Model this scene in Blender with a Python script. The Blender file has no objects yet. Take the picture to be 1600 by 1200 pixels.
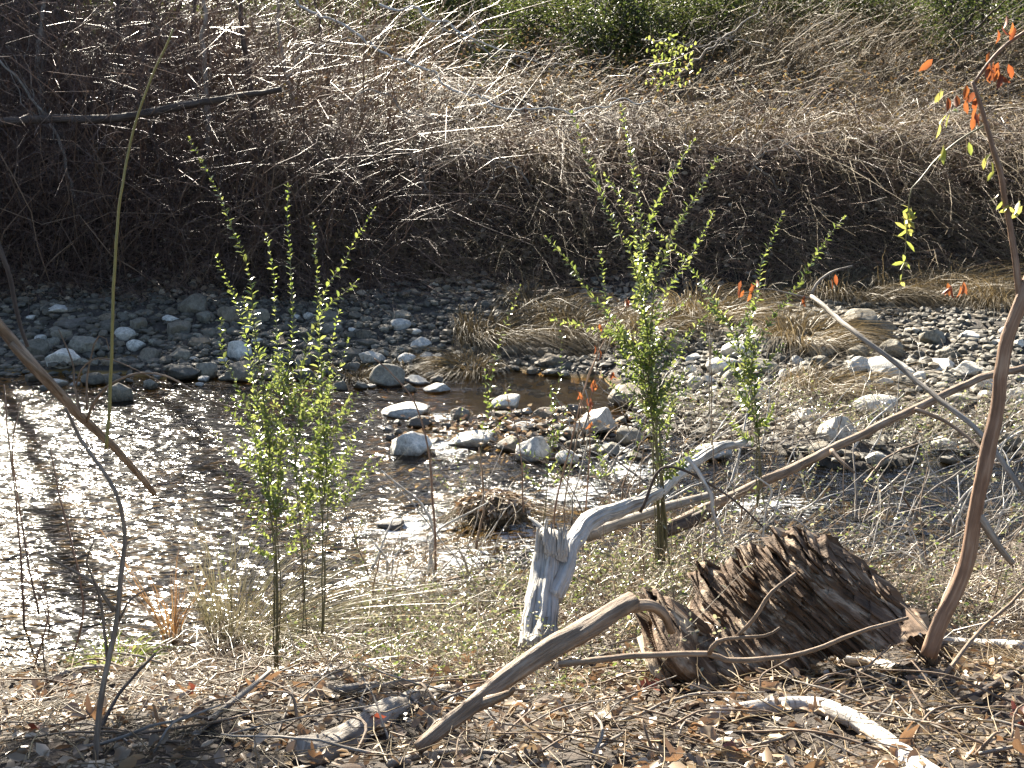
import bpy, bmesh, math, random
import numpy as np
from mathutils import Vector, noise as mnoise
random.seed(7); rng = np.random.default_rng(11)
scene = bpy.context.scene
col = scene.collection
R = math.radians

# ------------------------------------------------------------------ camera
CAM_Z, PITCH, HFOV = 2.4, 12.0, 40.0
cam_d = bpy.data.cameras.new('camera'); cam_d.sensor_fit = 'HORIZONTAL'; cam_d.angle_x = R(HFOV)
cam_d.clip_start = 0.05; cam_d.clip_end = 2000
cam = bpy.data.objects.new('camera', cam_d); col.objects.link(cam)
cam.location = (0, 0, CAM_Z); cam.rotation_euler = (R(90 - PITCH), 0, 0)
scene.camera = cam
# ------------------------------------------------------------------ sky, sun, exposure
SUN_AZ, SUN_EL = -24.0, 32.0
world = bpy.data.worlds.new('World'); scene.world = world; world.use_nodes = True
wn = world.node_tree; wn.nodes.clear()
sky = wn.nodes.new('ShaderNodeTexSky'); sky.sky_type = 'NISHITA'; sky.sun_disc = False
sky.air_density = .8; sky.dust_density = 1.0; sky.ozone_density = .5; sky.sun_elevation = R(SUN_EL); sky.sun_rotation = R(SUN_AZ)
bg = wn.nodes.new('ShaderNodeBackground'); bg.inputs['Strength'].default_value = 0.05
wo = wn.nodes.new('ShaderNodeOutputWorld')
wn.links.new(sky.outputs[0], bg.inputs[0]); wn.links.new(bg.outputs[0], wo.inputs[0])
sl = bpy.data.lights.new('sun', 'SUN'); sl.energy = 5.0; sl.angle = R(0.53); sl.color = (1.0, 0.91, 0.76)
so = bpy.data.objects.new('sun', sl); col.objects.link(so)
sunv = Vector((math.sin(R(SUN_AZ)) * math.cos(R(SUN_EL)), math.cos(R(SUN_AZ)) * math.cos(R(SUN_EL)), math.sin(R(SUN_EL))))
so.rotation_euler = sunv.to_track_quat('Z', 'Y').to_euler(); so.location = (0, 0, 30)
vs = scene.view_settings
vs.view_transform = 'Standard'; vs.look = 'None'; vs.exposure = 2.42; vs.gamma = 1.0
cy = scene.cycles
cy.use_denoising = True; cy.max_bounces = 6; cy.diffuse_bounces = 3; cy.glossy_bounces = 3
cy.transmission_bounces = 4; cy.transparent_max_bounces = 12
cy.caustics_reflective = False; cy.caustics_refractive = False; cy.sample_clamp_indirect = 6

# ------------------------------------------------------------------ noise and terrain
def _h(i, j, s):
    v = np.sin(i * 127.1 + j * 311.7 + s * 74.7) * 43758.5453
    return v - np.floor(v)
def vnoise(x, y, s=0):
    x = np.asarray(x, float); y = np.asarray(y, float)
    i = np.floor(x); j = np.floor(y); u = x - i; v = y - j
    u = u * u * (3 - 2 * u); v = v * v * (3 - 2 * v)
    return ((_h(i, j, s) * (1 - u) + _h(i + 1, j, s) * u) * (1 - v) + (_h(i, j + 1, s) * (1 - u) + _h(i + 1, j + 1, s) * u) * v) * 2 - 1
def fbm(x, y, s=0, o=3):
    t = 0; a = 1
    for k in range(o):
        t = t + a * vnoise(np.asarray(x) * 2 ** k, np.asarray(y) * 2 ** k, s + k * 13); a *= .5
    return t
def ss(t):
    t = np.clip(t, 0, 1); return t * t * (3 - 2 * t)
def yE(x): return np.interp(x, [-9, -2.1, -1.3, -.6, .3, 1.2, 2.5, 8], [5.3, 5.55, 6.0, 6.3, 6.65, 6.8, 7.0, 7.4])
def yF(x): return np.interp(x, [-9, -3, -.5, .7, 1.2, 2.0, 8], [12.1, 11.7, 11.9, 11.7, 9.9, 8.95, 8.6])
YB, YC = 14.2, 16.5
def G(x, y):
    x = np.asarray(x, float); y = np.asarray(y, float)
    e = yE(x) + .22 * fbm(x * 1.1, y * .3, 3, 2); f = yF(x) + .25 * fbm(x * .9, y * .3, 5, 2)
    near = .80 * ss(.06 + .94 * np.clip((e - y) / (e - 2.2), 0, 1)) - .0104
    t = np.clip((y - e) / np.maximum(f - e, .1), 0, 1)
    deep = np.interp(x, [-3, -.8, .2, 1.5], [.42, .30, .15, .24])
    bed = -deep * np.sin(np.pi * t) ** .7
    bed = bed + .19 * np.exp(-((x - .35) / .9) ** 2 - ((y - 9.55) / .45) ** 2) - .02
    bed = np.where(y > 10.3, bed - .03 * np.exp(-((x - .3) / 1) ** 2), bed)
    bar = .30 * ss((y - f) / np.maximum(YB - f, .1)) ** .8
    wob = .8 * fbm(x * .4, y * .15, 9, 2)
    u = (y + wob - YB) / (YC - YB)
    bank = 1.45 * ss(u) ** 1.25
    slope = .15 * np.clip(y - YC, 0, 12) + .10 * np.clip(y - YC - 12, 0, 60) + .02 * np.clip(y - 90, 0, 300)
    z = np.where(y < e, near, np.where(y < f, bed, bar + bank + slope))
    amp = np.where(y > YB, .10, .05)
    z = z + .16 * ss((y - 15.5) / 2) * fbm(x * .8, y * .8, 25, 2)
    z = z + amp * fbm(x * 1.7, y * 1.7, 21, 3) * np.where((y > e) & (y < f), .4, 1) + .015 * fbm(x * 9, y * 9, 31, 2)
    return z
U_, V_ = 800.0, 600.0
FPX = 800 / math.tan(R(HFOV / 2)); CP, SP = math.cos(R(PITCH)), math.sin(R(PITCH))
def ray(px, py):
    u = (px - U_) / FPX; v = -(py - V_) / FPX
    return u, CP + v * SP, -SP + v * CP
def P(px, py, y):
    dx, dy, dz = ray(px, py); t = y / dy
    return np.array((dx * t, y, CAM_Z + dz * t))
_ys = np.linspace(2.4, 40, 3000)
def hit(px, py, water=False):
    dx, dy, dz = ray(px, py); t = _ys / dy
    g = G(dx * t, _ys)
    if water: g = np.maximum(g, 0)
    k = np.argmax(CAM_Z + dz * t < g)
    if k == 0: k = len(_ys) - 1
    return np.array((dx * t[k], _ys[k], g[k]))
def nrm(a): return a / np.maximum(np.linalg.norm(a, axis=-1, keepdims=True), 1e-9)

# ------------------------------------------------------------------ mesh building
class MB:
    def __init__(s): s.v = []; s.q = []; s.t = []; s.qm = []; s.tm = []; s.n = 0; s.tc = []; s.has_tc = False
    def add(s, v, q=None, t=None, mi=0, tc=None):
        v = np.asarray(v, float).reshape(-1, 3)
        if q is not None and len(q): s.q.append(np.asarray(q) + s.n); s.qm.append(np.full(len(q), mi))
        if t is not None and len(t): s.t.append(np.asarray(t) + s.n); s.tm.append(np.full(len(t), mi))
        s.v.append(v); s.n += len(v)
        if tc is not None: s.has_tc = True
        s.tc.append(np.zeros_like(v) if tc is None else np.asarray(tc, float).reshape(-1, 3))
    def build(s, name, mats, parent=None, origin=None, smooth=True):
        v = np.concatenate(s.v)
        root = None
        if parent is not None: origin = ORIG[parent.name]
        elif origin is None:
            k = np.argmin(v[:, 2]); origin = v[k].copy()
        v = v - origin
        q = np.concatenate(s.q) if s.q else np.zeros((0, 4), int); t = np.concatenate(s.t) if s.t else np.zeros((0, 3), int)
        me = bpy.data.meshes.new(name)
        me.vertices.add(len(v)); me.vertices.foreach_set('co', v.astype(np.float32).ravel())
        nl = len(q) * 4 + len(t) * 3; me.loops.add(nl)
        me.loops.foreach_set('vertex_index', np.concatenate([q.ravel(), t.ravel()]).astype(np.int32))
        me.polygons.add(len(q) + len(t))
        me.polygons.foreach_set('loop_start', np.concatenate([np.arange(len(q)) * 4, len(q) * 4 + np.arange(len(t)) * 3]).astype(np.int32))
        mi = np.concatenate(s.qm + s.tm).astype(np.int32)
        me.polygons.foreach_set('material_index', mi)
        me.polygons.foreach_set('use_smooth', np.full(len(mi), smooth))
        for m in (mats if isinstance(mats, (list, tuple)) else [mats]): me.materials.append(m)
        if s.has_tc:
            a = me.attributes.new('tc', 'FLOAT_VECTOR', 'POINT'); a.data.foreach_set('vector', np.concatenate(s.tc).astype(np.float32).ravel())
        me.update(); me.validate()
        o = bpy.data.objects.new(name, me); col.objects.link(o)
        ORIG[o.name] = origin
        if parent is not None: o.parent = parent
        else: o.location = origin
        return o
ORIG = {}
def tag(o, label=None, cat=None, group=None, kind=None):
    if label: o['label'] = label
    if cat: o['category'] = cat
    if group: o['group'] = group
    if kind: o['kind'] = kind
    return o
def empty(name, loc, label, cat, group=None):
    o = bpy.data.objects.new(name, None); o.empty_display_size = .1; o.location = loc; col.objects.link(o); ORIG[o.name] = np.array(loc, float)
    return tag(o, label, cat, group)

def tubes(mb, pts, rad, S=4, mi=0, tc=False, bump=None):
    pts = np.asarray(pts, float); rad = np.asarray(rad, float); N, K, _ = pts.shape
    T = nrm(np.gradient(pts, axis=1)); mt = nrm(T.mean(1))
    ref = np.zeros((N, 3)); ref[np.arange(N), np.argmin(np.abs(mt), 1)] = 1
    Uv = nrm(np.cross(T, ref[:, None, :])); Vv = np.cross(T, Uv)
    a = np.arange(S) * 2 * np.pi / S
    r = rad[:, :, None] * np.ones(S)
    L = np.cumsum(np.r_[[0.], np.linalg.norm(np.diff(pts.mean(0), axis=0), axis=1)]) if N > 1 else np.cumsum(np.r_[[0.], np.linalg.norm(np.diff(pts[0], axis=0), axis=1)])
    r0 = rad.max()
    if bump: r = r * (1 + bump(a[None, None, :], L[None, :, None], r0))
    v = pts[:, :, None, :] + r[..., None] * (np.cos(a)[None, None, :, None] * Uv[:, :, None, :] + np.sin(a)[None, None, :, None] * Vv[:, :, None, :])
    i = np.arange(K - 1)[:, None] * S + np.arange(S)[None, :]; j = np.arange(K - 1)[:, None] * S + (np.arange(S)[None, :] + 1) % S
    q = np.stack([i, j, j + S, i + S], -1).reshape(-1, 4)
    q = (q[None] + (np.arange(N) * K * S)[:, None, None]).reshape(-1, 4)
    tcv = None
    if tc:
        tcv = np.zeros((N, K, S, 3)); tcv[..., 0] = np.cos(a) * r0; tcv[..., 1] = np.sin(a) * r0; tcv[..., 2] = L[None, :, None]
    mb.add(v, q, None, mi, tcv)
def leaves(mb, base, d, n, L, W, fold=.25, curl=.15, mi=0, simple=False):
    base = np.asarray(base, float); N = len(base)
    d = nrm(d); s = nrm(np.cross(d, n)); n = np.cross(s, d)
    L = np.broadcast_to(L, N)[:, None]; W = np.broadcast_to(W, N)[:, None]; fold = np.broadcast_to(fold, N)[:, None]; curl = np.broadcast_to(curl, N)[:, None]
    def pt(l, w, h): return base + d * L * l + s * W * w + n * (W * abs(w) * 2 * fold - L * curl * l * l + L * h)
    if simple:
        v = np.stack([pt(0, 0, 0), pt(.5, .5, 0), pt(1, 0, 0), pt(.5, -.5, 0)], 1)
        q = np.array([[0, 1, 2, 3]])
        mb.add(v, (q[None] + (np.arange(N) * 4)[:, None, None]).reshape(-1, 4), None, mi); return
    v = np.stack([pt(0, 0, 0), pt(.3, .42, 0), pt(.32, 0, 0), pt(.3, -.42, 0), pt(.68, .44, 0), pt(.68, 0, 0), pt(.68, -.44, 0), pt(1, 0, 0)], 1)
    q = np.array([[1, 4, 5, 2], [2, 5, 6, 3]]); t = np.array([[0, 1, 2], [0, 2, 3], [4, 7, 5], [5, 7, 6]])
    o = (np.arange(N) * 8)[:, None, None]
    mb.add(v, (q[None] + o).reshape(-1, 4), (t[None] + o).reshape(-1, 3), mi)
def ribbons(mb, pts, w, side, mi=0):
    pts = np.asarray(pts, float); N, K, _ = pts.shape
    h = side[:, None, :] * np.asarray(w)[..., None] * .5
    v = np.stack([pts - h, pts + h], 2)
    i = np.arange(K - 1) * 2; q = np.stack([i, i + 1, i + 3, i + 2], -1)
    mb.add(v, (q[None] + (np.arange(N) * K * 2)[:, None, None]).reshape(-1, 4), None, mi)
def catmull(p, K):
    p = np.asarray(p, float)
    if len(p) == 2: p = np.array([p[0], (p[0] + p[1]) / 2, p[1]])
    q = np.vstack([2 * p[0] - p[1], p, 2 * p[-1] - p[-2]]); n = len(p) - 1
    d = np.r_[0, np.cumsum(np.linalg.norm(np.diff(p, axis=0), axis=1))]
    s = np.linspace(0, d[-1], K); out = []
    for x in s:
        k = min(max(np.searchsorted(d, x, 'right') - 1, 0), n - 1); t = (x - d[k]) / max(d[k + 1] - d[k], 1e-9)
        a, b, c, e = q[k], q[k + 1], q[k + 2], q[k + 3]
        out.append(.5 * (2 * b + (c - a) * t + (2 * a - 5 * b + 4 * c - e) * t * t + (3 * b - a - 3 * c + e) * t ** 3))
    return np.array(out)
def arcs(base, d0, L, bend, K=6, wob=.06):
    """N curved stems from base along d0; bend is a vector pulling the tip."""
    N = len(base); t = np.linspace(0, 1, K)
    p = base[:, None, :] + d0[:, None, :] * (L[:, None] * t)[..., None] + bend[:, None, :] * (L[:, None] * t ** 2)[..., None]
    w = rng.normal(0, 1, (N, K, 3)) * (L[:, None] * wob * np.minimum(t * 3, 1))[..., None]
    return p + w
def rdir(N, zlo=-.3, zhi=1.0):
    a = rng.uniform(0, 2 * np.pi, N); z = rng.uniform(zlo, zhi, N); r = np.sqrt(np.maximum(1 - z * z, 0))
    return np.stack([np.cos(a) * r, np.sin(a) * r, z], 1)

# ------------------------------------------------------------------ materials
class Mat:
    def __init__(s, name):
        s.m = bpy.data.materials.new(name); s.m.use_nodes = True; s.nt = s.m.node_tree; s.nt.nodes.clear()
        s.out = s.nt.nodes.new('ShaderNodeOutputMaterial')
    def n(s, typ, props=None, **ins):
        nd = s.nt.nodes.new('ShaderNode' + typ)
        for k, v in (props or {}).items(): setattr(nd, k, v)
        for k, v in ins.items():
            key = int(k[1:]) if k[0] == 'i' and k[1:].isdigit() else k.replace('_', ' ')
            sk = nd.inputs[key]
            if isinstance(v, bpy.types.NodeSocket): s.nt.links.new(v, sk)
            else: sk.default_value = v
        return nd
    def ramp(s, fac, stops):
        nd = s.nt.nodes.new('ShaderNodeValToRGB'); s.nt.links.new(fac, nd.inputs[0])
        el = nd.color_ramp.elements
        while len(el) < len(stops): el.new(.5)
        for e, (p, c) in zip(el, stops): e.position = p; e.color = (*c, 1) if len(c) == 3 else c
        return nd.outputs[0]
    def math(s, op, a, b=0.0): return s.n('Math', {'operation': op}, i0=a, i1=b).outputs[0]
    def mixc(s, f, a, b, mode='MIX'):
        nd = s.n('Mix', {'data_type': 'RGBA', 'blend_type': mode})
        for k, v in ((0, f), (6, a), (7, b)):
            if isinstance(v, bpy.types.NodeSocket): s.nt.links.new(v, nd.inputs[k])
            else: nd.inputs[k].default_value = v if k == 0 else ((*v, 1) if len(v) == 3 else v)
        return nd.outputs[2]
    def done(s, sh): s.nt.links.new(sh, s.out.inputs[0]); return s.m
def spread(c, k=.5): return tuple(x * k for x in c)
def mk_twig(name, cols, rough=.5, spec=.5):
    m = Mat(name); g = m.n('NewGeometry'); oi = m.n('ObjectInfo')
    r = m.math('FRACT', m.math('ADD', g.outputs['Random Per Island'], oi.outputs['Random']))
    c = m.ramp(r, [(i / max(len(cols) - 1, 1), x) for i, x in enumerate(cols)])
    no = m.n('TexNoise', Scale=35.0, Detail=3.0)
    c = m.mixc(.55, c, m.mixc(1.0, c, m.ramp(no.outputs[0], [(.3, (.35, .33, .3)), (.7, (1.5, 1.45, 1.4))]), 'MULTIPLY'))
    return m.done(m.n('BsdfPrincipled', Base_Color=c, Roughness=rough, Specular_IOR_Level=spec).outputs[0])
def mk_leaf(name, cols, tcols, rough=.35, mix=.45, spec=.5):
    m = Mat(name); g = m.n('NewGeometry')
    f = g.outputs['Random Per Island']; n = len(cols) - 1
    c = m.ramp(f, [(i / n, x) for i, x in enumerate(cols)]); t = m.ramp(f, [(i / n, x) for i, x in enumerate(tcols)])
    no = m.n('TexNoise', Scale=60.0, Detail=2.0); v = m.ramp(no.outputs[0], [(.3, (.7, .7, .7)), (.7, (1.25, 1.25, 1.25))])
    c = m.mixc(1.0, c, v, 'MULTIPLY')
    p = m.n('BsdfPrincipled', Base_Color=c, Roughness=rough, Specular_IOR_Level=spec); tr = m.n('BsdfTranslucent', Color=t)
    return m.done(m.n('MixShader', i0=mix, i1=p.outputs[0], i2=tr.outputs[0]).outputs[0])
def mk_bark(name, dark, mid, pale, scale=60., stretch=.12, rough=.75, bump=.5, band=0):
    m = Mat(name); at = m.n('Attribute', {'attribute_name': 'tc'})
    mp = m.n('Mapping', Vector=at.outputs['Vector'], Scale=(1, 1, stretch))
    no = m.n('TexNoise', Vector=mp.outputs[0], Scale=scale, Detail=6.0, Roughness=.65)
    n2 = m.n('TexNoise', Vector=at.outputs['Vector'], Scale=9.0, Detail=4.0)
    f = m.math('ADD', m.math('MULTIPLY', no.outputs[0], .65), m.math('MULTIPLY', n2.outputs[0], .35))
    c = m.ramp(f, [(.34, dark), (.5, mid), (.64, pale)])
    h = no.outputs[0]
    if band:
        mb_ = m.n('Mapping', Vector=at.outputs['Vector'], Scale=(.4, .4, 5.0)); nb = m.n('TexNoise', Vector=mb_.outputs[0], Scale=22.0, Detail=3.0)
        c = m.mixc(m.ramp(nb.outputs[0], [(.56, (0, 0, 0)), (.66, (1, 1, 1))]), c, tuple(x * .3 for x in mid))
    b = m.n('Bump', Strength=bump, Distance=.02, Height=h)
    return m.done(m.n('BsdfPrincipled', Base_Color=c, Roughness=rough, Specular_IOR_Level=.3, Normal=b.outputs[0]).outputs[0])
def mk_stone(name, cols):
    m = Mat(name); oi = m.n('ObjectInfo'); tc = m.n('TexCoord'); g = m.n('NewGeometry')
    base = m.ramp(oi.outputs['Random'], [(i / (len(cols) - 1), c) for i, c in enumerate(cols)])
    n1 = m.n('TexNoise', Vector=tc.outputs['Object'], Scale=4.0, Detail=7.0, Roughness=.65)
    n2 = m.n('TexNoise', Vector=tc.outputs['Object'], Scale=22.0, Detail=4.0, Roughness=.7)
    c = m.mixc(1.0, base, m.ramp(n1.outputs[0], [(.28, (.42, .40, .36)), (.5, (.95, .95, .92)), (.72, (1.45, 1.42, 1.36))]), 'MULTIPLY')
    c = m.mixc(.6, c, m.mixc(1.0, c, m.ramp(n2.outputs[0], [(.35, (.5, .5, .48)), (.62, (1.3, 1.3, 1.3))]), 'MULTIPLY'))
    z = m.n('SeparateXYZ', Vector=g.outputs['Position']).outputs[2]
    wet = m.ramp(m.math('ADD', z, m.math('MULTIPLY', n1.outputs[0], .04)), [(.02, (1, 1, 1)), (.075, (0, 0, 0))])
    c = m.mixc(m.math('MULTIPLY', wet, .75), c, (.03, .024, .015))
    ro = m.ramp(wet, [(0, (.75, .75, .75)), (1, (.3, .3, .3))])
    b = m.n('Bump', Strength=.6, Distance=.02, Height=m.math('ADD', n1.outputs[0], m.math('MULTIPLY', n2.outputs[0], .35)))
    return m.done(m.n('BsdfPrincipled', Base_Color=c, Roughness=ro, Normal=b.outputs[0]).outputs[0])

M = {}
M['brown_twig'] = mk_twig('brown_twig', [(.09, .054, .036), (.21, .135, .088), (.13, .075, .05), (.31, .22, .15)], .4, .4)
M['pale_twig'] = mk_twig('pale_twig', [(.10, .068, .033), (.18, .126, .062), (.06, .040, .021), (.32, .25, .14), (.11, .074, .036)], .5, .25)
M['pale_twig_near'] = mk_twig('pale_twig_near', [(.20, .14, .09), (.38, .31, .23), (.12, .08, .055), (.52, .46, .37)], .36, .5)
M['grey_twig'] = mk_twig('grey_twig', [(.16, .15, .13), (.28, .26, .23), (.12, .10, .085), (.36, .34, .31)], .45)
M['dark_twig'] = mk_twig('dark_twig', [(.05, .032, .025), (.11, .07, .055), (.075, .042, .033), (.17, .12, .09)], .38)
M['green_stem'] = mk_twig('green_stem', [(.085, .08, .04), (.13, .125, .06)], .45)
M['yellow_cane'] = mk_twig('yellow_cane', [(.22, .19, .06), (.28, .24, .08)], .4)
M['straw'] = mk_twig('straw', [(.20, .16, .11), (.46, .41, .33), (.09, .065, .042), (.30, .24, .17)], .36)
M['tussock'] = mk_leaf('tussock', [(.11, .082, .042), (.18, .138, .076), (.13, .096, .050), (.25, .20, .12)], [(.11, .078, .036), (.18, .13, .064), (.14, .1, .045), (.2, .155, .082)], .5, .3, .3)
M['straw_blade'] = mk_leaf('straw_blade', [(.17, .145, .09), (.25, .22, .155), (.12, .115, .06)], [(.14, .12, .065), (.2, .175, .11), (.11, .11, .045)], .35, .35)
M['orange_blade'] = mk_leaf('orange_blade', [(.18, .10, .045), (.26, .17, .09)], [(.22, .11, .04), (.3, .18, .08)], .35, .4)
M['privet'] = mk_leaf('privet', [(.035, .075, .012), (.05, .10, .018), (.07, .12, .022), (.045, .085, .018)], [(.16, .23, .04), (.27, .33, .07), (.38, .40, .12), (.20, .27, .055)], .2, .46, .9)
M['weed'] = mk_leaf('weed', [(.07, .10, .026), (.14, .15, .06), (.36, .33, .26), (.09, .11, .035), (.42, .37, .29), (.16, .10, .06)], [(.18, .26, .05), (.30, .33, .12), (.42, .38, .27), (.2, .28, .06), (.42, .36, .25), (.24, .14, .07)], .22, .36, .8)
M['weed_green'] = mk_leaf('weed_green', [(.14, .18, .04), (.2, .22, .07)], [(.34, .42, .08), (.42, .44, .12)], .3, .42)
M['evergreen'] = mk_leaf('evergreen', [(.02, .03, .011), (.03, .044, .014), (.045, .055, .022), (.04, .038, .022)], [(.05, .075, .017), (.085, .12, .027), (.15, .18, .045), (.08, .075, .032)], .5, .33, .3)
M['dry_leaf'] = mk_leaf('dry_leaf', [(.22, .15, .09), (.42, .33, .22), (.27, .18, .11), (.55, .46, .34), (.15, .095, .06), (.38, .28, .17)], [(.2, .11, .05), (.3, .21, .12), (.2, .11, .06), (.34, .26, .16), (.13, .07, .04), (.26, .16, .09)], .34, .22)
M['crest_leaf'] = mk_leaf('crest_leaf', [(.12, .08, .045), (.22, .16, .085), (.16, .10, .055), (.18, .16, .07)], [(.16, .1, .05), (.28, .19, .09), (.18, .1, .05), (.22, .2, .07)], .6, .35, .15)
M['red_leaf'] = mk_leaf('red_leaf', [(.26, .065, .025), (.34, .10, .03), (.16, .045, .03)], [(.27, .075, .025), (.32, .115, .035), (.15, .045, .025)], .4, .45)
M['yellow_leaf'] = mk_leaf('yellow_leaf', [(.22, .24, .05), (.35, .30, .08), (.20, .26, .05)], [(.36, .42, .08), (.46, .42, .12), (.32, .42, .07)], .3, .42)
M['stone_pale'] = mk_stone('stone_pale', [(.55, .53, .48), (.66, .63, .57), (.46, .45, .42), (.58, .53, .45)])
M['stone_grey'] = mk_stone('stone_grey', [(.12, .108, .082), (.21, .19, .15), (.16, .128, .09), (.27, .25, .20), (.09, .085, .07), (.21, .165, .11)])
M['stone_dark'] = mk_stone('stone_dark', [(.10, .09, .075), (.14, .12, .10), (.12, .12, .11)])
M['bark_dark'] = mk_bark('bark_dark', (.03, .022, .018), (.07, .052, .042), (.14, .11, .09))
M['bark_brown'] = mk_bark('bark_brown', (.10, .055, .035), (.23, .14, .09), (.38, .27, .19), 70, .06, .6)
M['bark_grey'] = mk_bark('bark_grey', (.10, .085, .07), (.25, .22, .185), (.42, .38, .33), 80, .1, .7)
M['bark_worn'] = mk_bark('bark_worn', (.09, .06, .04), (.24, .17, .115), (.42, .33, .25), 70, .1, .7, .8)
M['bleached'] = mk_bark('bleached', (.10, .085, .07), (.56, .54, .50), (.74, .72, .68), 75, .04, .65, 1.0)
M['birch'] = mk_bark('birch', (.25, .22, .19), (.52, .48, .43), (.66, .63, .58), 50, .35, .6, .35, 1)
M['rotten'] = mk_bark('rotten', (.026, .015, .008), (.12, .072, .040), (.48, .39, .28), 26, .10, .8, 1.0)
# ground
m = Mat('soil'); g = m.n('NewGeometry'); pos = g.outputs['Position']; z = m.n('SeparateXYZ', Vector=pos).outputs[2]
n1 = m.n('TexNoise', Vector=pos, Scale=2.5, Detail=8.0, Roughness=.7); n2 = m.n('TexNoise', Vector=pos, Scale=30.0, Detail=5.0, Roughness=.7)
vo = m.n('TexVoronoi', Vector=pos, Scale=16.0)
soil = m.ramp(n2.outputs[0], [(.3, (.018, .012, .008)), (.5, (.042, .029, .019)), (.7, (.09, .064, .045))])
soil = m.mixc(m.ramp(n1.outputs[0], [(.4, (0, 0, 0)), (.65, (1, 1, 1))]), soil, m.mixc(1.0, soil, (.55, .5, .45), 'MULTIPLY'))
bed = m.mixc(.55, m.ramp(vo.outputs['Color'], [(.1, (.30, .16, .03)), (.5, (.50, .29, .06)), (.9, (.18, .10, .03))]), m.ramp(n1.outputs[0], [(.35, (.12, .06, .013)), (.65, (.60, .38, .085))]))
grav = m.mixc(.5, m.ramp(vo.outputs['Color'], [(.1, (.03, .026, .02)), (.5, (.075, .068, .055)), (.9, (.05, .042, .032))]), soil)
sy = m.n('SeparateXYZ', Vector=pos).outputs[1]
c = m.mixc(m.ramp(m.math('DIVIDE', sy, 20.0), [(.36, (0, 0, 0)), (.40, (1, 1, 1)), (.69, (1, 1, 1)), (.73, (0, 0, 0))]), soil, grav)
sx = m.n('SeparateXYZ', Vector=pos).outputs[0]
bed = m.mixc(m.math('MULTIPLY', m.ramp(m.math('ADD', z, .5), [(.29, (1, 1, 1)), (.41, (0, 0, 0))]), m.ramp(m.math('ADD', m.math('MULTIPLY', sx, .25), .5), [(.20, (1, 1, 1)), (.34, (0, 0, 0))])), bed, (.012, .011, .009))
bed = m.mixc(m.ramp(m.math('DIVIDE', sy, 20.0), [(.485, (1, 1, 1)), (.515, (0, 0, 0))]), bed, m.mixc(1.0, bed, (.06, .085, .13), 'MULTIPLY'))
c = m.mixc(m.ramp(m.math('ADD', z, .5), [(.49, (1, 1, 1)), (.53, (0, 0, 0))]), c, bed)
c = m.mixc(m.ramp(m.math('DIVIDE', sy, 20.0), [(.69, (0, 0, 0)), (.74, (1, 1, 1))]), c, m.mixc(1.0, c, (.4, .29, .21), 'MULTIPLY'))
bp = m.n('Bump', Strength=.8, Distance=.03, Height=n2.outputs[0])
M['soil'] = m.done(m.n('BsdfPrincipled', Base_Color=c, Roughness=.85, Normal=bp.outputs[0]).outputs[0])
# water
m = Mat('water'); g = m.n('NewGeometry'); pos = g.outputs['Position']; at = m.n('Attribute', {'attribute_name': 'rapid'}); rp = at.outputs['Fac']
mp = m.n('Mapping', Vector=pos, Scale=(.8, 1.5, 1)); mp.inputs['Rotation'].default_value = (0, 0, R(14))
w1 = m.n('TexNoise', {'noise_dimensions': '3D'}, Vector=mp.outputs[0], Scale=4.6, Detail=2.0, Roughness=.5, Distortion=.6)
w2 = m.n('TexNoise', Vector=mp.outputs[0], Scale=11.0, Detail=2.0, Roughness=.55, Distortion=.4)
w3 = m.n('TexNoise', Vector=pos, Scale=30.0, Detail=3.0, Roughness=.6)
hh = m.math('ADD', m.math('MULTIPLY', w1.outputs[0], 1.2), m.math('MULTIPLY', w2.outputs[0], .5))
hh = m.math('ADD', hh, m.math('MULTIPLY', m.math('MULTIPLY', w3.outputs[0], rp), .45))
bp = m.n('Bump', Strength=1.0, Distance=.06, Height=hh)
xyz = m.n('SeparateXYZ', Vector=pos)
pool = m.math('MULTIPLY', m.ramp(m.math('DIVIDE', xyz.outputs[1], 20.0), [(.485, (0, 0, 0)), (.515, (1, 1, 1))]), m.ramp(m.math('ADD', m.math('MULTIPLY', xyz.outputs[0], .25), .5), [(.30, (0, 0, 0)), (.42, (1, 1, 1))]))
stg = m.math('MULTIPLY', m.math('ADD', .8, m.math('MULTIPLY', rp, .9)), m.math('SUBTRACT', 1.0, m.math('MULTIPLY', pool, .86)))
m.nt.links.new(stg, bp.inputs['Strength'])
fr = m.n('Fresnel', IOR=1.33, Normal=bp.outputs[0])
gl = m.n('BsdfGlossy', Roughness=.14, Normal=bp.outputs[0]); tr = m.n('BsdfTransparent', Color=(.92, .74, .46, 1))
ws = m.n('MixShader', i0=fr.outputs[0], i1=tr.outputs[0], i2=gl.outputs[0])
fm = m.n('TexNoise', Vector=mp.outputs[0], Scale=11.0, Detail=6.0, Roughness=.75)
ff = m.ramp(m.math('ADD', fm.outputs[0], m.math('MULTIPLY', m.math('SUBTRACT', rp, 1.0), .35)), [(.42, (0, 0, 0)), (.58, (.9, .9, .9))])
fo = m.n('BsdfPrincipled', Base_Color=(.75, .78, .8, 1), Roughness=.35, Normal=bp.outputs[0])  # white foam in the rapids, also standing in for sun glints on broken water
M['water'] = m.done(m.n('MixShader', i0=ff, i1=ws.outputs[0], i2=fo.outputs[0]).outputs[0])

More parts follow.
